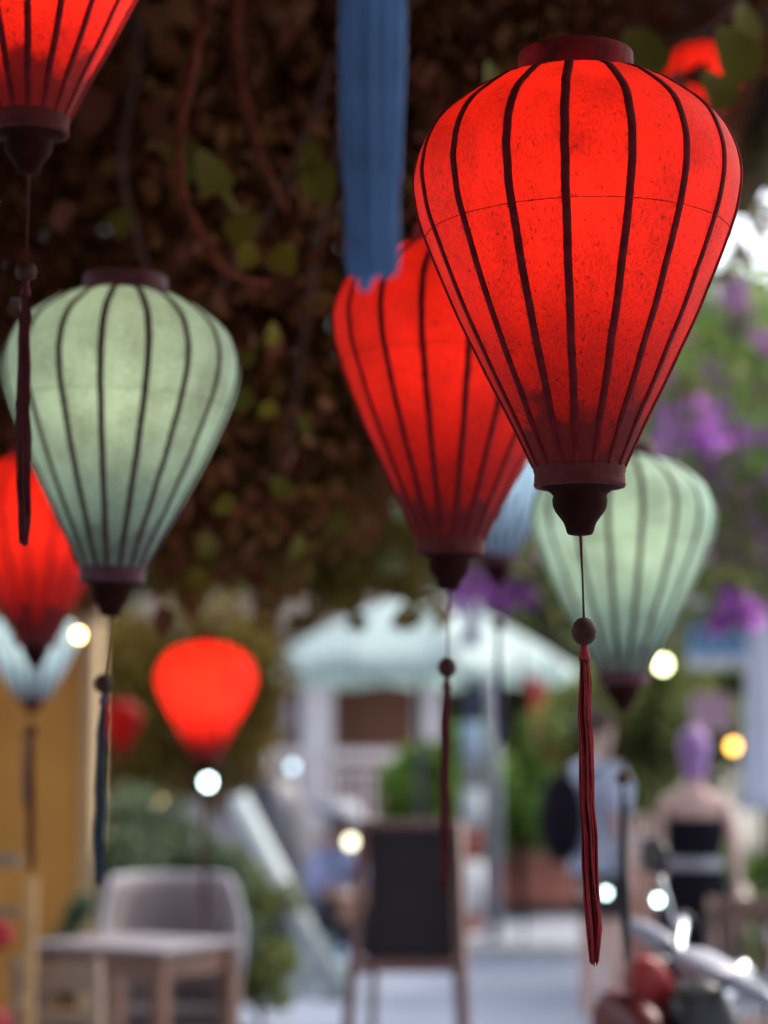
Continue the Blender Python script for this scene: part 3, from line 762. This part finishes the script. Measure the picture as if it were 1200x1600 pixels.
def chair(lab, loc, rz, m, m2, w=.42, hb=.9, grp='wooden cafe chairs', name='wooden_chair', slats='h'):
    t = thing(name, lab, 'chair', loc, rz, grp)
    bevel(MB().box((0, 0, .44), (w, .42, .035)).build('seat', m2, t))
    for sx in (-1, 1):
        MB().box((sx * (w / 2 - .02), -.19, .22), (.035, .035, .42)).build('leg', m, t)
        MB().tube([(sx * (w / 2 - .02), .2, 0), (sx * (w / 2 - .02), .19, .45), (sx * (w / 2 - .02), .25, hb)], .02, 8).build('leg', m, t)
    if slats == 'h':
        for i, z in enumerate((hb - .06, hb - .19, hb - .31)):
            bevel(MB().box((0, .245 - .04 * i * .4, z), (w - .05, .02, .09 if i == 0 else .05)).build('back_slat', m, t), .004, 1)
    else:
        bevel(MB().box((0, .245, hb - .04), (w, .025, .09)).build('top_rail', m, t))
        for i in range(5): MB().box((-w / 2 + .08 + i * (w - .16) / 4, .225, (hb + .4) / 2), (.03, .014, hb - .5)).build('back_slat', m, t)
    MB().box((0, -.19, .2), (w - .06, .02, .025)).box((0, .19, .25), (w - .06, .02, .025)).build('stretcher', m, t)
    return t


chair('pale pine chair with horizontal back slats tucked at the near side of the table', (gnd(118, 7.6).x, 7.6, 0), radians(176), PINE2, PINE2, w=.31, hb=.83)
chair('brown wooden chair with upright back slats at the right edge below the folded parasol', (gnd(1178, 8.6).x, 8.6, 0), radians(-14), mat('brown chair wood', (.22, .13, .10), .5, .3, 8), W2, w=.44, hb=.93, slats='v')
# pine post
bn = thing('pine_bench', 'pine bench with red cushions cut off by the left edge', 'bench', gnd(10, 7.3))
for x, h in ((52, at(50, 1372, 7.3).z),):
    xx = gnd(x, 7.3).x - bn.location.x
    bevel(MB().box((xx, 0, h / 2), (.036, .05, h)).build('post', PINE, bn), .004)
    bevel(MB().box((xx - 1.5, 0, h / 2), (.036, .05, h)).build('post', PINE, bn), .004)
xx = gnd(52, 7.3).x - bn.location.x
REDC = mat('red cushion cloth', (.42, .02, .025), .8, .25, 12)
for z, hh in ((at(0, 1345, 7.3).z, .045), (at(0, 1425, 7.3).z, .03), (.40, .05)):
    MB().box((xx - .76, .03, z), (1.44, .03, hh)).build('rail', PINE2, bn)
for cx in (-.32, -.85):
    for z, sx, sy, sz in ((.90, .24, .07, .065), (.58, .24, .22, .10)):
        vs = MB().ell((0, 0, 0), (1, 1, 1), 20, 12)
        vs.v = [(math.copysign(abs(p[0]) ** .6, p[0]) * sx, math.copysign(abs(p[1]) ** .6, p[1]) * sy, math.copysign(abs(p[2]) ** .75, p[2]) * sz) for p in vs.v]
        vs.build('cushion', REDC, bn, (xx + cx, .12 if z < .7 else .16, z))
MB().box((xx - .76, .2, .46), (1.44, .5, .03)).build('seat', PINE, bn)

# rattan armchair
RT = mat('grey brown rattan', (.30, .24, .24), .6, .35, 60, bump=.8)
ra = thing('rattan_armchair', 'rounded grey brown rattan armchair behind the cafe table', 'armchair', gnd(272, 9.9), radians(8))
mb = MB(); rings_o = []; K = 28
for zi, zf in enumerate([.28, .5, .72, .86, .92, .94]):
    ring = []
    for sgn, off in ((1, 0), (-1, -.05)):
        seq = range(K + 1) if sgn == 1 else range(K, -1, -1)
        for j in seq:
            a = pi * (-.12 + 1.24 * j / K); rr = .31 + off - (.012 if zi == 5 else 0) * sgn
            drop = max(0, abs(a - pi / 2) - 1.0) * .42 * max(0, (zf - .28)) / .66
            ring.append((rr * cos(a) * 1.0, rr * sin(a) * .9, zf - drop))
    rings_o.append(ring)
mb.loft(rings_o); mb.build('backrest', RT, ra)
bevel(MB().box((0, .0, .36), (.52, .5, .10)).build('seat', mat('dark cushion', (.07, .05, .05), .8), ra), .02)
MB().tube([(.31 * cos(pi * (-.12 + 1.24 * j / 20)), .28 * sin(pi * (-.12 + 1.24 * j / 20)), .945 - max(0, abs(pi * (-.12 + 1.24 * j / 20) - pi / 2) - 1) * .42) for j in range(21)], .02, 8).build('rim', mat('pale cane rim', (.40, .38, .44), .5, .2, 30), ra)
for sx in (-.24, .24):
    for sy in (-.2, .2): MB().tube([(sx, sy, 0), (sx, sy, .33)], .02, 8).build('leg', W2, ra)

# blackboard easel
ED = 8.2
es = thing('blackboard_easel', 'blank blackboard on a brown wooden easel standing in the middle of the pavement', 'blackboard', gnd(640, ED))
EB = mat('brown easel wood', (.17, .085, .075), .55, .3, 8)
bl = at(563, 1505, ED) - es.location; br = at(722, 1505, ED) - es.location; tp = at(600, 1283, ED).z
zb_ = at(600, 1508, ED).z
bevel(MB().box(((at(640, 0, ED).x * 0) + (at(576, 1300, ED).x + at(708, 1300, ED).x) / 2 - es.location.x, .0, (tp + zb_) / 2), ((708 - 576) * ED / FPX, .012, tp - zb_ - .03)).build('blackboard', mat('blackboard slate', (.018, .011, .014), .8, .3, 6), es), .002)
for x0_, x1_ in ((570, 541), (716, 727)):
    p0 = at(x0_, 1283, ED) - es.location; p1 = at(x1_, 1640, ED - .12) - es.location; d = (p1 - p0); t = (-.0 - p0.z) / d.z
    q = p0 + d * t
    MB().tube([p0, q], .022, 4).build('leg', EB, es)
for x0_, x1_ in ((590, 575), (700, 738)):
    p0 = at(x0_, 1300, ED) - es.location + Vector((0, .03, 0)); q = Vector((at(x1_, 1600, ED).x - es.location.x, .5, 0)); MB().tube([p0, q], .016, 4).build('leg', EB, es)
cx = (at(568, 1300, ED).x + at(716, 1300, ED).x) / 2 - es.location.x
bevel(MB().box((cx, -.012, tp - .012), (.355, .045, .03)).build('top_rail', EB, es), .003)
bevel(MB().box((cx - .01, -.012, zb_), (.39, .06, .045)).build('bottom_rail', EB, es), .003)

# slanted pale plank and dark covered thing behind
pk = thing('leaning_plank', 'pale blue white plank leaning left of the seated person', 'plank', gnd(450, 14.2))
p0 = at(372, 1250, 14.6) - pk.location; p1 = at(462, 1425, 14.1) - pk.location; d = p1 - p0; q = p0 + d * ((0 - p0.z) / d.z)
MB().tube([p0, q], .075, 4).build('board', mat('pale plank paint', (.36, .42, .44), .6, .2, 4), pk)
cv = thing('covered_cart', 'dark grey tarpaulin covered cart left of the white column', 'cart', gnd(432, 17))
rings = []
for zf, sx, sy in ((.02, .27, .4), (.4, .28, .4), (.8, .25, .36), (1.12, .2, .3), (1.28, .16, .22), (1.31, .1, .14)):
    rings.append([((sx * (1 + .07 * sin(5 * a + zf * 3))) * cos(a) - (1.3 - zf) * -.1, sy * (1 + .05 * sin(7 * a)) * sin(a), zf) for a in [2 * pi * j / 40 for j in range(40)]])
MB().loft(rings).build('tarpaulin', mat('dark grey tarpaulin', (.10, .095, .115), .55, .3, 6, bump=.5), cv)
for sx in (-.16, .2):
    MB().tube([(sx, -.43, .14), (sx, -.38, .14)], .13, 16).build('wheel', M['wire'], cv)
# potted blooms (red) behind armchair
bush('flower_pot_plant', 'small plant with red pink flowers behind the rattan armchair', 'plant', gnd(335, 11.4, 0), .19, 1.06, 700, .05, M['leaf_green'], .55, True, (500, .05, .8, leafmat('red petals', [(.5, .06, .07), (.55, .15, .15)], .3)), None, 9, .012, 70)
stl = thing('display_stall', 'terracotta and cream display boxes between the two standing people', 'stall', gnd(1010, 14.5))
for i, (x, z, c) in enumerate(((-.02, .25, (.42, .2, .16)), (.03, .60, (.5, .24, .18)), (.0, .9, (.52, .40, .38)))):
    bevel(MB().box((x, 0, z), (.36, .3, .32 if i < 2 else .2)).build('box', mat('stall box', c, .8, .2, 6), stl), .01)
MB().box((0, 0, .045), (.42, .36, .09)).build('base', W2, stl)


sb = thing('pink_signboard', 'small square pink signboard on a post behind the purple haired person', 'sign', gnd(1112, 13))
bevel(MB().box((0, 0, at(0, 1112, 13).z), (.24, .02, .22)).build('board', mat('pink board', (.60, .38, .50), .6, .08), sb), .003)
MB().tube([(0, .03, 0), (0, .03, at(0, 1095, 13).z)], .015, 8).build('post', M['wire'], sb)
# ------------------------------------------------------------ people
SKIN = mat('light skin', (.66, .43, .36), .55, .08, 20, bump=0); SKIN2 = mat('tan skin', (.36, .18, .11), .55, .08, 20, bump=0)


def skinbody(name, joints, edges, m, parent, sub=2):
    me = bpy.data.meshes.new(name); names = list(joints)
    me.from_pydata([joints[k][0] for k in names], [], []); me.edges.add(len(edges))
    for i, (a, b) in enumerate(edges): me.edges[i].vertices = (names.index(a), names.index(b))
    me.update()
    o = link(name, me, m, parent)
    md = o.modifiers.new('skin', 'SKIN'); md.use_smooth_shade = True
    for i, k in enumerate(names):
        r = joints[k][1]; r = r if isinstance(r, tuple) else (r, r)
        me.skin_vertices[0].data[i].radius = r
        me.skin_vertices[0].data[i].use_root = (k == 'pelvis')
    s = o.modifiers.new('sub', 'SUBSURF'); s.levels = sub; s.render_levels = sub
    return o


def person(label, loc, rz, pose, skin, H=1.7):
    """pose: joint positions for a facing -Y figure of height 1.7"""
    root = thing('person', label, 'person', loc, rz); s = H / 1.7
    J = {'pelvis': ((0, 0, .93), (.15, .11)), 'waist': ((0, 0, 1.07), (.125, .095)), 'chest': ((0, .01, 1.24), (.155, .11)), 'neckbase': ((0, .01, 1.385), (.085, .07)), 'neck': ((0, -.005, 1.45), .05),
         'headb': ((0, -.012, 1.52), (.062, .078)), 'headm': ((0, -.01, 1.60), (.073, .09)), 'headt': ((0, 0, 1.665), (.055, .065))}
    for sd, n in ((1, 'l'), (-1, 'r')):
        J['sh' + n] = ((sd * .155, .01, 1.36), .055); J['el' + n] = ((sd * .21, .03, 1.10), .04); J['wr' + n] = ((sd * .22, -.04, .86), .027); J['ha' + n] = ((sd * .22, -.05, .80), (.036, .018))
        J['hi' + n] = ((sd * .09, 0, .86), .095); J['kn' + n] = ((sd * .10, -.01, .48), .058); J['an' + n] = ((sd * .10, .02, .09), .038); J['to' + n] = ((sd * .11, -.13, .035), (.04, .028))
    J.update(pose)
    E = [('pelvis', 'waist'), ('waist', 'chest'), ('chest', 'neckbase'), ('neckbase', 'neck'), ('neck', 'headb'), ('headb', 'headm'), ('headm', 'headt')]
    for n in 'lr':
        E += [('chest', 'sh' + n), ('sh' + n, 'el' + n), ('el' + n, 'wr' + n), ('wr' + n, 'ha' + n), ('pelvis', 'hi' + n), ('hi' + n, 'kn' + n), ('kn' + n, 'an' + n), ('an' + n, 'to' + n)]
        h = Vector(J['ha' + n][0]); wv_ = Vector(J['wr' + n][0]); dr = (h - wv_).normalized(); sdv = dr.cross(Vector((1, 0, 0) if abs(dr.x) < .8 else (0, 1, 0))).normalized()
        for f, (o_, L) in enumerate(((-.026, .065), (-.009, .075), (.009, .07), (.025, .055))):
            a = h + dr * .02 + sdv * o_; b = a + dr * L + Vector((0, -.01, 0))
            J[f'f{n}{f}a'] = (tuple(a), .009); J[f'f{n}{f}b'] = (tuple(b), .0075); E += [('ha' + n, f'f{n}{f}a'), (f'f{n}{f}a', f'f{n}{f}b')]
        a = h - sdv * .03 - dr * .02; b = a - sdv * .02 + dr * .045
        J[f'f{n}ta'] = (tuple(a), .010); J[f'f{n}tb'] = (tuple(b), .008); E += [('wr' + n, f'f{n}ta'), (f'f{n}ta', f'f{n}tb')]
    root.scale = (s, s, s)
    skinbody('body', J, E, skin, root)
    return root, J


def ering(c, rx, ry, n=28, tiltx=0):
    return [(c[0] + rx * cos(2 * pi * j / n), c[1] + ry * sin(2 * pi * j / n), c[2]) for j in range(n)]


# woman from behind: back toward camera -> rotate 180 so -Y face looks away
pw_, J = person('person seen from behind in a strapless black dress with pale belt and purple hair', gnd(1084, 10.0), radians(176), {}, SKIN, 1.63)
pw_.scale.x *= .88
BLK = mat('black dress cloth', (.010, .009, .015), .9, .3, 12, spec=.1)
MB().loft([ering((0, .008, z), rx, ry) for z, rx, ry in ((1.27, .168, .122), (1.22, .170, .124), (1.13, .148, .112), (1.06, .142, .108), (.98, .165, .125), (.88, .195, .15), (.75, .205, .16), (.6, .215, .17), (.45, .235, .185))]).build('dress', BLK, pw_)
MB().loft([ering((0, .008, z), rx, ry) for z, rx, ry in ((1.085, .150, .116), (1.075, .154, .120), (1.045, .154, .120), (1.035, .150, .116))]).build('belt', mat('pale belt', (.42, .40, .44), .4), pw_)
HP = mat('purple hair', (.36, .19, .44), .6, .4, 40)
mb = MB().ell((0, .03, 1.60), (.086, .10, .105), 24, 14); mb.ell((.01, .11, 1.645), (.045, .04, .042), 14, 10); mb.ell((0, .065, 1.50), (.07, .05, .06), 14, 8); mb.build('hair', HP, pw_)
# man in white with backpack
pm_, J = person('person in a white T-shirt carrying a black backpack, behind the red tassel', gnd(934, 12.2), radians(120), {'ell': ((.2, -.08, 1.12), .042), 'wrl': ((.12, -.26, 1.08), .03), 'hal': ((.09, -.31, 1.09), (.036, .02))}, SKIN, 1.76)
WT = mat('white shirt cloth', (.60, .66, .82), .8, .08, 10)
mb = MB().loft([ering((0, .005, z), rx, ry) for z, rx, ry in ((1.43, .075, .07), (1.41, .13, .095), (1.36, .175, .125), (1.25, .178, .13), (1.1, .165, .125), (.95, .175, .135), (.83, .182, .14))])
for sd, el in ((1, (.2, -.06, 1.16)), (-1, (-.205, .025, 1.15))): mb.tube([(sd * .13, .01, 1.37), (sd * .185, .0, 1.28), el], [.07, .075, .07], 14)
mb.build('shirt', WT, pm_)
mb = MB()
for sd in (-1, 1): mb.tube([(sd * .085, 0, .9), (sd * .10, -.01, .75), (sd * .10, -.01, .60)], [.10, .082, .078], 16)
mb.loft([ering((0, 0, z), rx, ry) for z, rx, ry in ((.96, .165, .125), (.85, .182, .142), (.78, .16, .12))]); mb.build('shorts', mat('dark shorts', (.05, .035, .035), .8), pm_)
MB().ell((0, .022, 1.625), (.086, .10, .085), 24, 12).build('hair', mat('brown hair', (.09, .055, .045), .7, .3, 40), pm_)
bp = MB().ell((0, .24, 1.12), (.155, .105, .24), 20, 14); bp.v = [(p[0], p[1], p[2]) for p in bp.v]; bpo = bp.build('backpack', mat('black backpack cloth', (.012, .010, .016), .9, .3, 12, spec=.1), pm_)
MB().tube([(.09, .15, 1.34), (.11, .0, 1.42), (.11, -.12, 1.3), (.12, -.1, 1.05)], .018, 8).build('strap', bpo.data.materials[0], pm_)
MB().tube([(-.09, .15, 1.34), (-.11, .0, 1.42), (-.11, -.12, 1.3), (-.12, -.1, 1.05)], .018, 8).build('strap', bpo.data.materials[0], pm_)
# seated person on low stool
sp = {'pelvis': ((0, .1, .36), (.15, .12)), 'waist': ((0, .08, .5), (.13, .105)), 'chest': ((0, -.02, .70), (.15, .11)), 'neckbase': ((0, -.09, .84), (.08, .065)), 'neck': ((0, -.12, .89), .05), 'headb': ((0, -.155, .94), (.06, .075)), 'headm': ((0, -.17, 1.01), (.07, .085)), 'headt': ((0, -.17, 1.07), (.05, .06))}
for sd, n in ((1, 'l'), (-1, 'r')):
    sp['sh' + n] = ((sd * .15, -.06, .80), .052); sp['el' + n] = ((sd * .2, -.2, .56), .04); sp['wr' + n] = ((sd * .09, -.38, .5), .027); sp['ha' + n] = ((sd * .05, -.43, .5), (.036, .02))
    sp['hi' + n] = ((sd * .09, .05, .34), .09); sp['kn' + n] = ((sd * .13, -.32, .46), .06); sp['an' + n] = ((sd * .12, -.28, .08), .038); sp['to' + n] = ((sd * .12, -.42, .035), (.04, .03))
ps_, J = person('person in conical hat and patterned blue shirt squatting left of the blackboard', gnd(508, 15.5), radians(48), sp, SKIN2, 1.72)
PS = mat('patterned blue shirt', (.30, .34, .55), .8, .6, 30, dirt=(.10, .12, .26))
mb = MB().loft([ering(c, rx, ry) for c, rx, ry in (((0, -.10, .86), .075, .07), ((0, -.08, .82), .15, .10), ((0, -.03, .70), .175, .13), ((0, .05, .52), .155, .13), ((0, .1, .38), .175, .15))])
for sd in (1, -1): mb.tube([(sd * .12, -.06, .80), (sd * .185, -.13, .68), (sd * .205, -.19, .59)], [.065, .065, .06], 12)
mb.build('shirt', PS, ps_)
mb = MB()
for sd in (1, -1): mb.tube([(sd * .08, .08, .34), (sd * .13, -.31, .46), (sd * .125, -.30, .38), (sd * .12, -.28, .12)], [.11, .078, .072, .055], 14)
mb.build('trousers', mat('black trousers', (.02, .018, .025), .8), ps_)
HT = MB().lathe([(.26, .0), (.262, .006), (.13, .095), (.02, .165), (.004, .17)], n=36).build('conical_hat', mat('grey palm leaf hat', (.17, .18, .23), .6, .2, 30), ps_, (0, -.16, 1.03)); HT.rotation_euler = (radians(14), radians(22), 0)
MB().ell((0, -.14, 1.0), (.078, .09, .085), 16, 10).build('hair', mat('black hair', (.02, .015, .015), .6), ps_)
stt = thing('low_stool', 'low plastic stool under the squatting person', 'stool', ps_.location, ps_.rotation_euler.z)
bevel(MB().box((0, .11, .21), (.28, .28, .04)).build('seat', mat('teal stool plastic', (.10, .25, .25), .5), stt), .01)
for sx in (-.11, .11):
    for sy in (0, .22): MB().tube([(sx, sy, 0), (sx * .9, sy, .2)], .016, 6).build('leg', stt.children[0].data.materials[0], stt)
# child behind armchair? small figure bits left out; basket stall lamp
for i, (x, D, z) in enumerate([(478, 14.2, .0), (535, 14.0, .0)]):
    bo = thing('water_jug', ('pale blue plastic jug on the ground left of the squatting person\'s feet', 'pale plastic jug on the ground beside the easel leg')[i], 'jug', gnd(x, D))
    MB().lathe([(.09, 0), (.10, .02), (.10, .17), (.06, .22), (.03, .24), (.03, .27)], n=18).build('jug_body', mat('pale jug plastic', (.45, .56, .60), .4), bo)
    MB().lathe([(.033, .262), (.033, .29), (.01, .293)], n=12).build('cap', SB, bo)

# ------------------------------------------------------------ scooter
SD = 5.5
sc = thing('scooter', 'dark red motor scooter with chrome handlebar parked in the lower right corner', 'scooter', gnd(1080, 5.62) + Vector((-.05, 0, 0)), math.atan2(-.37, -.93)); sc.rotation_euler.x = radians(-11)
RP = mat('dark red scooter paint', (.11, .005, .007), .45, .2, 3, bump=0); RB = mat('bright red plastic', (.30, .012, .012), .5, .1, 3, bump=0)
CH = mat('chrome', (.62, .64, .68), .32, .05, 5, 1, bump=0); BK = mat('black plastic', (.02, .018, .02), .45, .2, 10); GR = mat('grey plastic', (.30, .31, .38), .45, .1, 10)


def sup(c, r, e=.7, M_=None, n=24, m=14):
    mb = MB().ell((0, 0, 0), (1, 1, 1), n, m); out = []
    for p in mb.v:
        q = Vector((math.copysign(abs(p[0]) ** e, p[0]) * r[0], math.copysign(abs(p[1]) ** e, p[1]) * r[1], math.copysign(abs(p[2]) ** e, p[2]) * r[2]))
        if M_: q = M_ @ q
        out.append(tuple(q + Vector(c)))
    mb.v = out; return mb


RY = lambda d: Matrix.Rotation(radians(d), 3, 'Y')
for x in (.30, -.95):
    wo = MB(); wo.loft([[(x + (.25 + .05 * cos(b)) * cos(a), .05 * sin(b), .28 + (.25 + .05 * cos(b)) * sin(a)) for b in [2 * pi * k / 8 for k in range(8)]] for a in [2 * pi * j / 32 for j in range(33)]], False)
    wh_ = wo.build('wheel', BK, sc); MB().lathe([(.02, -.03), (.2, -.02), (.2, .02), (.02, .03)], n=24).build('rim', CH, wh_, (x, 0, .28)).rotation_euler = (pi / 2, 0, 0)
sup((.13, 0, .62), (.07, .20, .34), .7, RY(18)).build('leg_shield', RP, sc)
sup((.30, 0, .50), (.20, .07, .09), .8, RY(-8)).build('front_fender', RP, sc)
sup((.12, 0, .85), (.06, .045, .20), .7, RY(24)).build('headlamp_cowl', RB, sc)
for sy in (-1, 1): sup((.06, sy * .115, .84), (.08, .06, .17), .6, RY(22)).build('side_cover', BK, sc)
HLm = mat('headlamp glass', (.30, .32, .33), .1, .02, 5, 0, 0)
MB().ell((.20, 0, .93), (.025, .04, .03), 18, 10).build('headlamp', HLm, sc)
MB().tube([(-.10, 0, 1.0), (.12, 0, .8), (.28, 0, .3)], .028, 10).build('steering_column', CH, sc)
MB().tube(smoothpath([(-.12, .36, 1.02), (-.05, .25, 1.04), (.03, .1, 1.0), (.03, -.1, 1.0), (-.05, -.25, 1.04), (-.12, -.36, 1.02)], 5), .013, 10).build('handlebar', CH, sc)
sup((.02, 0, 1.0), (.06, .12, .035), .7).build('handlebar_cover', GR, sc)
sup((.04, .24, 1.02), (.028, .11, .022), .8).build('hand_guard', GR, sc); sup((.04, -.24, 1.02), (.028, .11, .022), .8).build('hand_guard', GR, sc)
for sy in (-1, 1):
    MB().tube([(-.13, sy * .38, 1.02), (-.09, sy * .28, 1.035)], .02, 10).build('grip', BK, sc)
    mr_ = MB().tube([(-.02, sy * .22, 1.03), (.0, sy * .27, 1.13), (.0, sy * .31, 1.18)], .006, 8).build('mirror_arm', CH, sc)
    sup((.0, sy * .33, 1.20), (.016, .065, .045), .8).build('mirror', BK, mr_)
    MB().ell((.10, sy * .14, .94), (.015, .02, .014), 12, 8).build('turn_signal', mat('amber lens', (.7, .25, .03), .2), sc)
sup((-.35, 0, .30), (.42, .16, .06), .6).build('floor_board', BK, sc)
sup((-.72, 0, .56), (.40, .17, .17), .7, RY(6)).build('body', RP, sc)
sup((-.66, 0, .76), (.40, .14, .06), .7, RY(3)).build('seat', BK, sc)
MB().tube([(-1.0, .1, .80), (-1.12, 0, .84), (-1.0, -.1, .80)], .012, 8).build('grab_rail', CH, sc)
MB().ell((-1.12, 0, .60), (.03, .09, .04), 12, 8).build('tail_lamp', RB, sc)
MB().tube([(-.6, -.2, .22), (-1.2, -.22, .30)], [.035, .05], 12).build('exhaust', CH, sc)

# ------------------------------------------------------------ lit bulbs of the light strings, and two scooter glints made to glow
def bulb(x, y, D, r, col, st, lab):
    p = at(x, y, D); root = thing('bulb_or_glint', lab, 'light bulb', p, 0, 'small lit bulbs')
    MB().ell((0, 0, 0), (r, r, r * 1.15), 16, 10).build('glass', mat('lit bulb or glint glass', (.8, .8, .8), .3, 0, 5, emit=(col, st), bump=0), root)
    MB().lathe([(r * .5, r * .9), (r * .55, r * 2.0), (.004, r * 2.2)], n=12).build('socket', M['wire'], root)
    MB().tube([(0, 0, r * 2.1), (0, 0, max(.6, 3.4 - p.z))], .003, 5).build('cord', M['wire'], root)


bulb(123, 992, 6.7, .016, (1, .55, .18), 9.0, 'warm yellow lit bulb beside the pale blue lantern')
bulb(8, 985, 9.4, .022, (1, .85, .6), 4.285714285714286, 'cream lit bulb at the left edge before the blue lantern')
bulb(325, 1222, 13, .026, (.7, 1, 1), 7.0, 'cold white lit bulb just below the small squat red lantern')
bulb(252, 1254, 14, .026, (1, .65, .22), 7.857142857142857, 'warm yellow lit bulb above the silvery shrub')
bulb(1036, 1038, 12, .034, (1, .98, .5), 4.2, 'bright yellow lit bulb right of the mint lantern base')
bulb(548, 1315, 13.5, .030, (1, .95, .6), 2.0, 'pale yellow lit bulb in front of the squatting person')
bulb(1146, 1166, 13, .030, (1, .45, .06), 3.5714285714285716, 'orange lit bulb right of the purple haired person')
bulb(457, 1198, 16, .03, (.6, .85, 1), 1.2, 'faint bluish lit bulb before the white column')
bulb(947, 1395, 7.5, .012, (.6, 1, .95), 4.0, 'cyan glint low behind the scooter mirror, made as a glowing bulb')  # no lamp: mirror glint put in as a glowing ball
bulb(1028, 1406, 7.0, .012, (.65, 1, .95), 6.5, 'bright cyan glint above the scooter handlebar, made as a glowing bulb')  # likewise a scooter glint, emissive instead of reflected
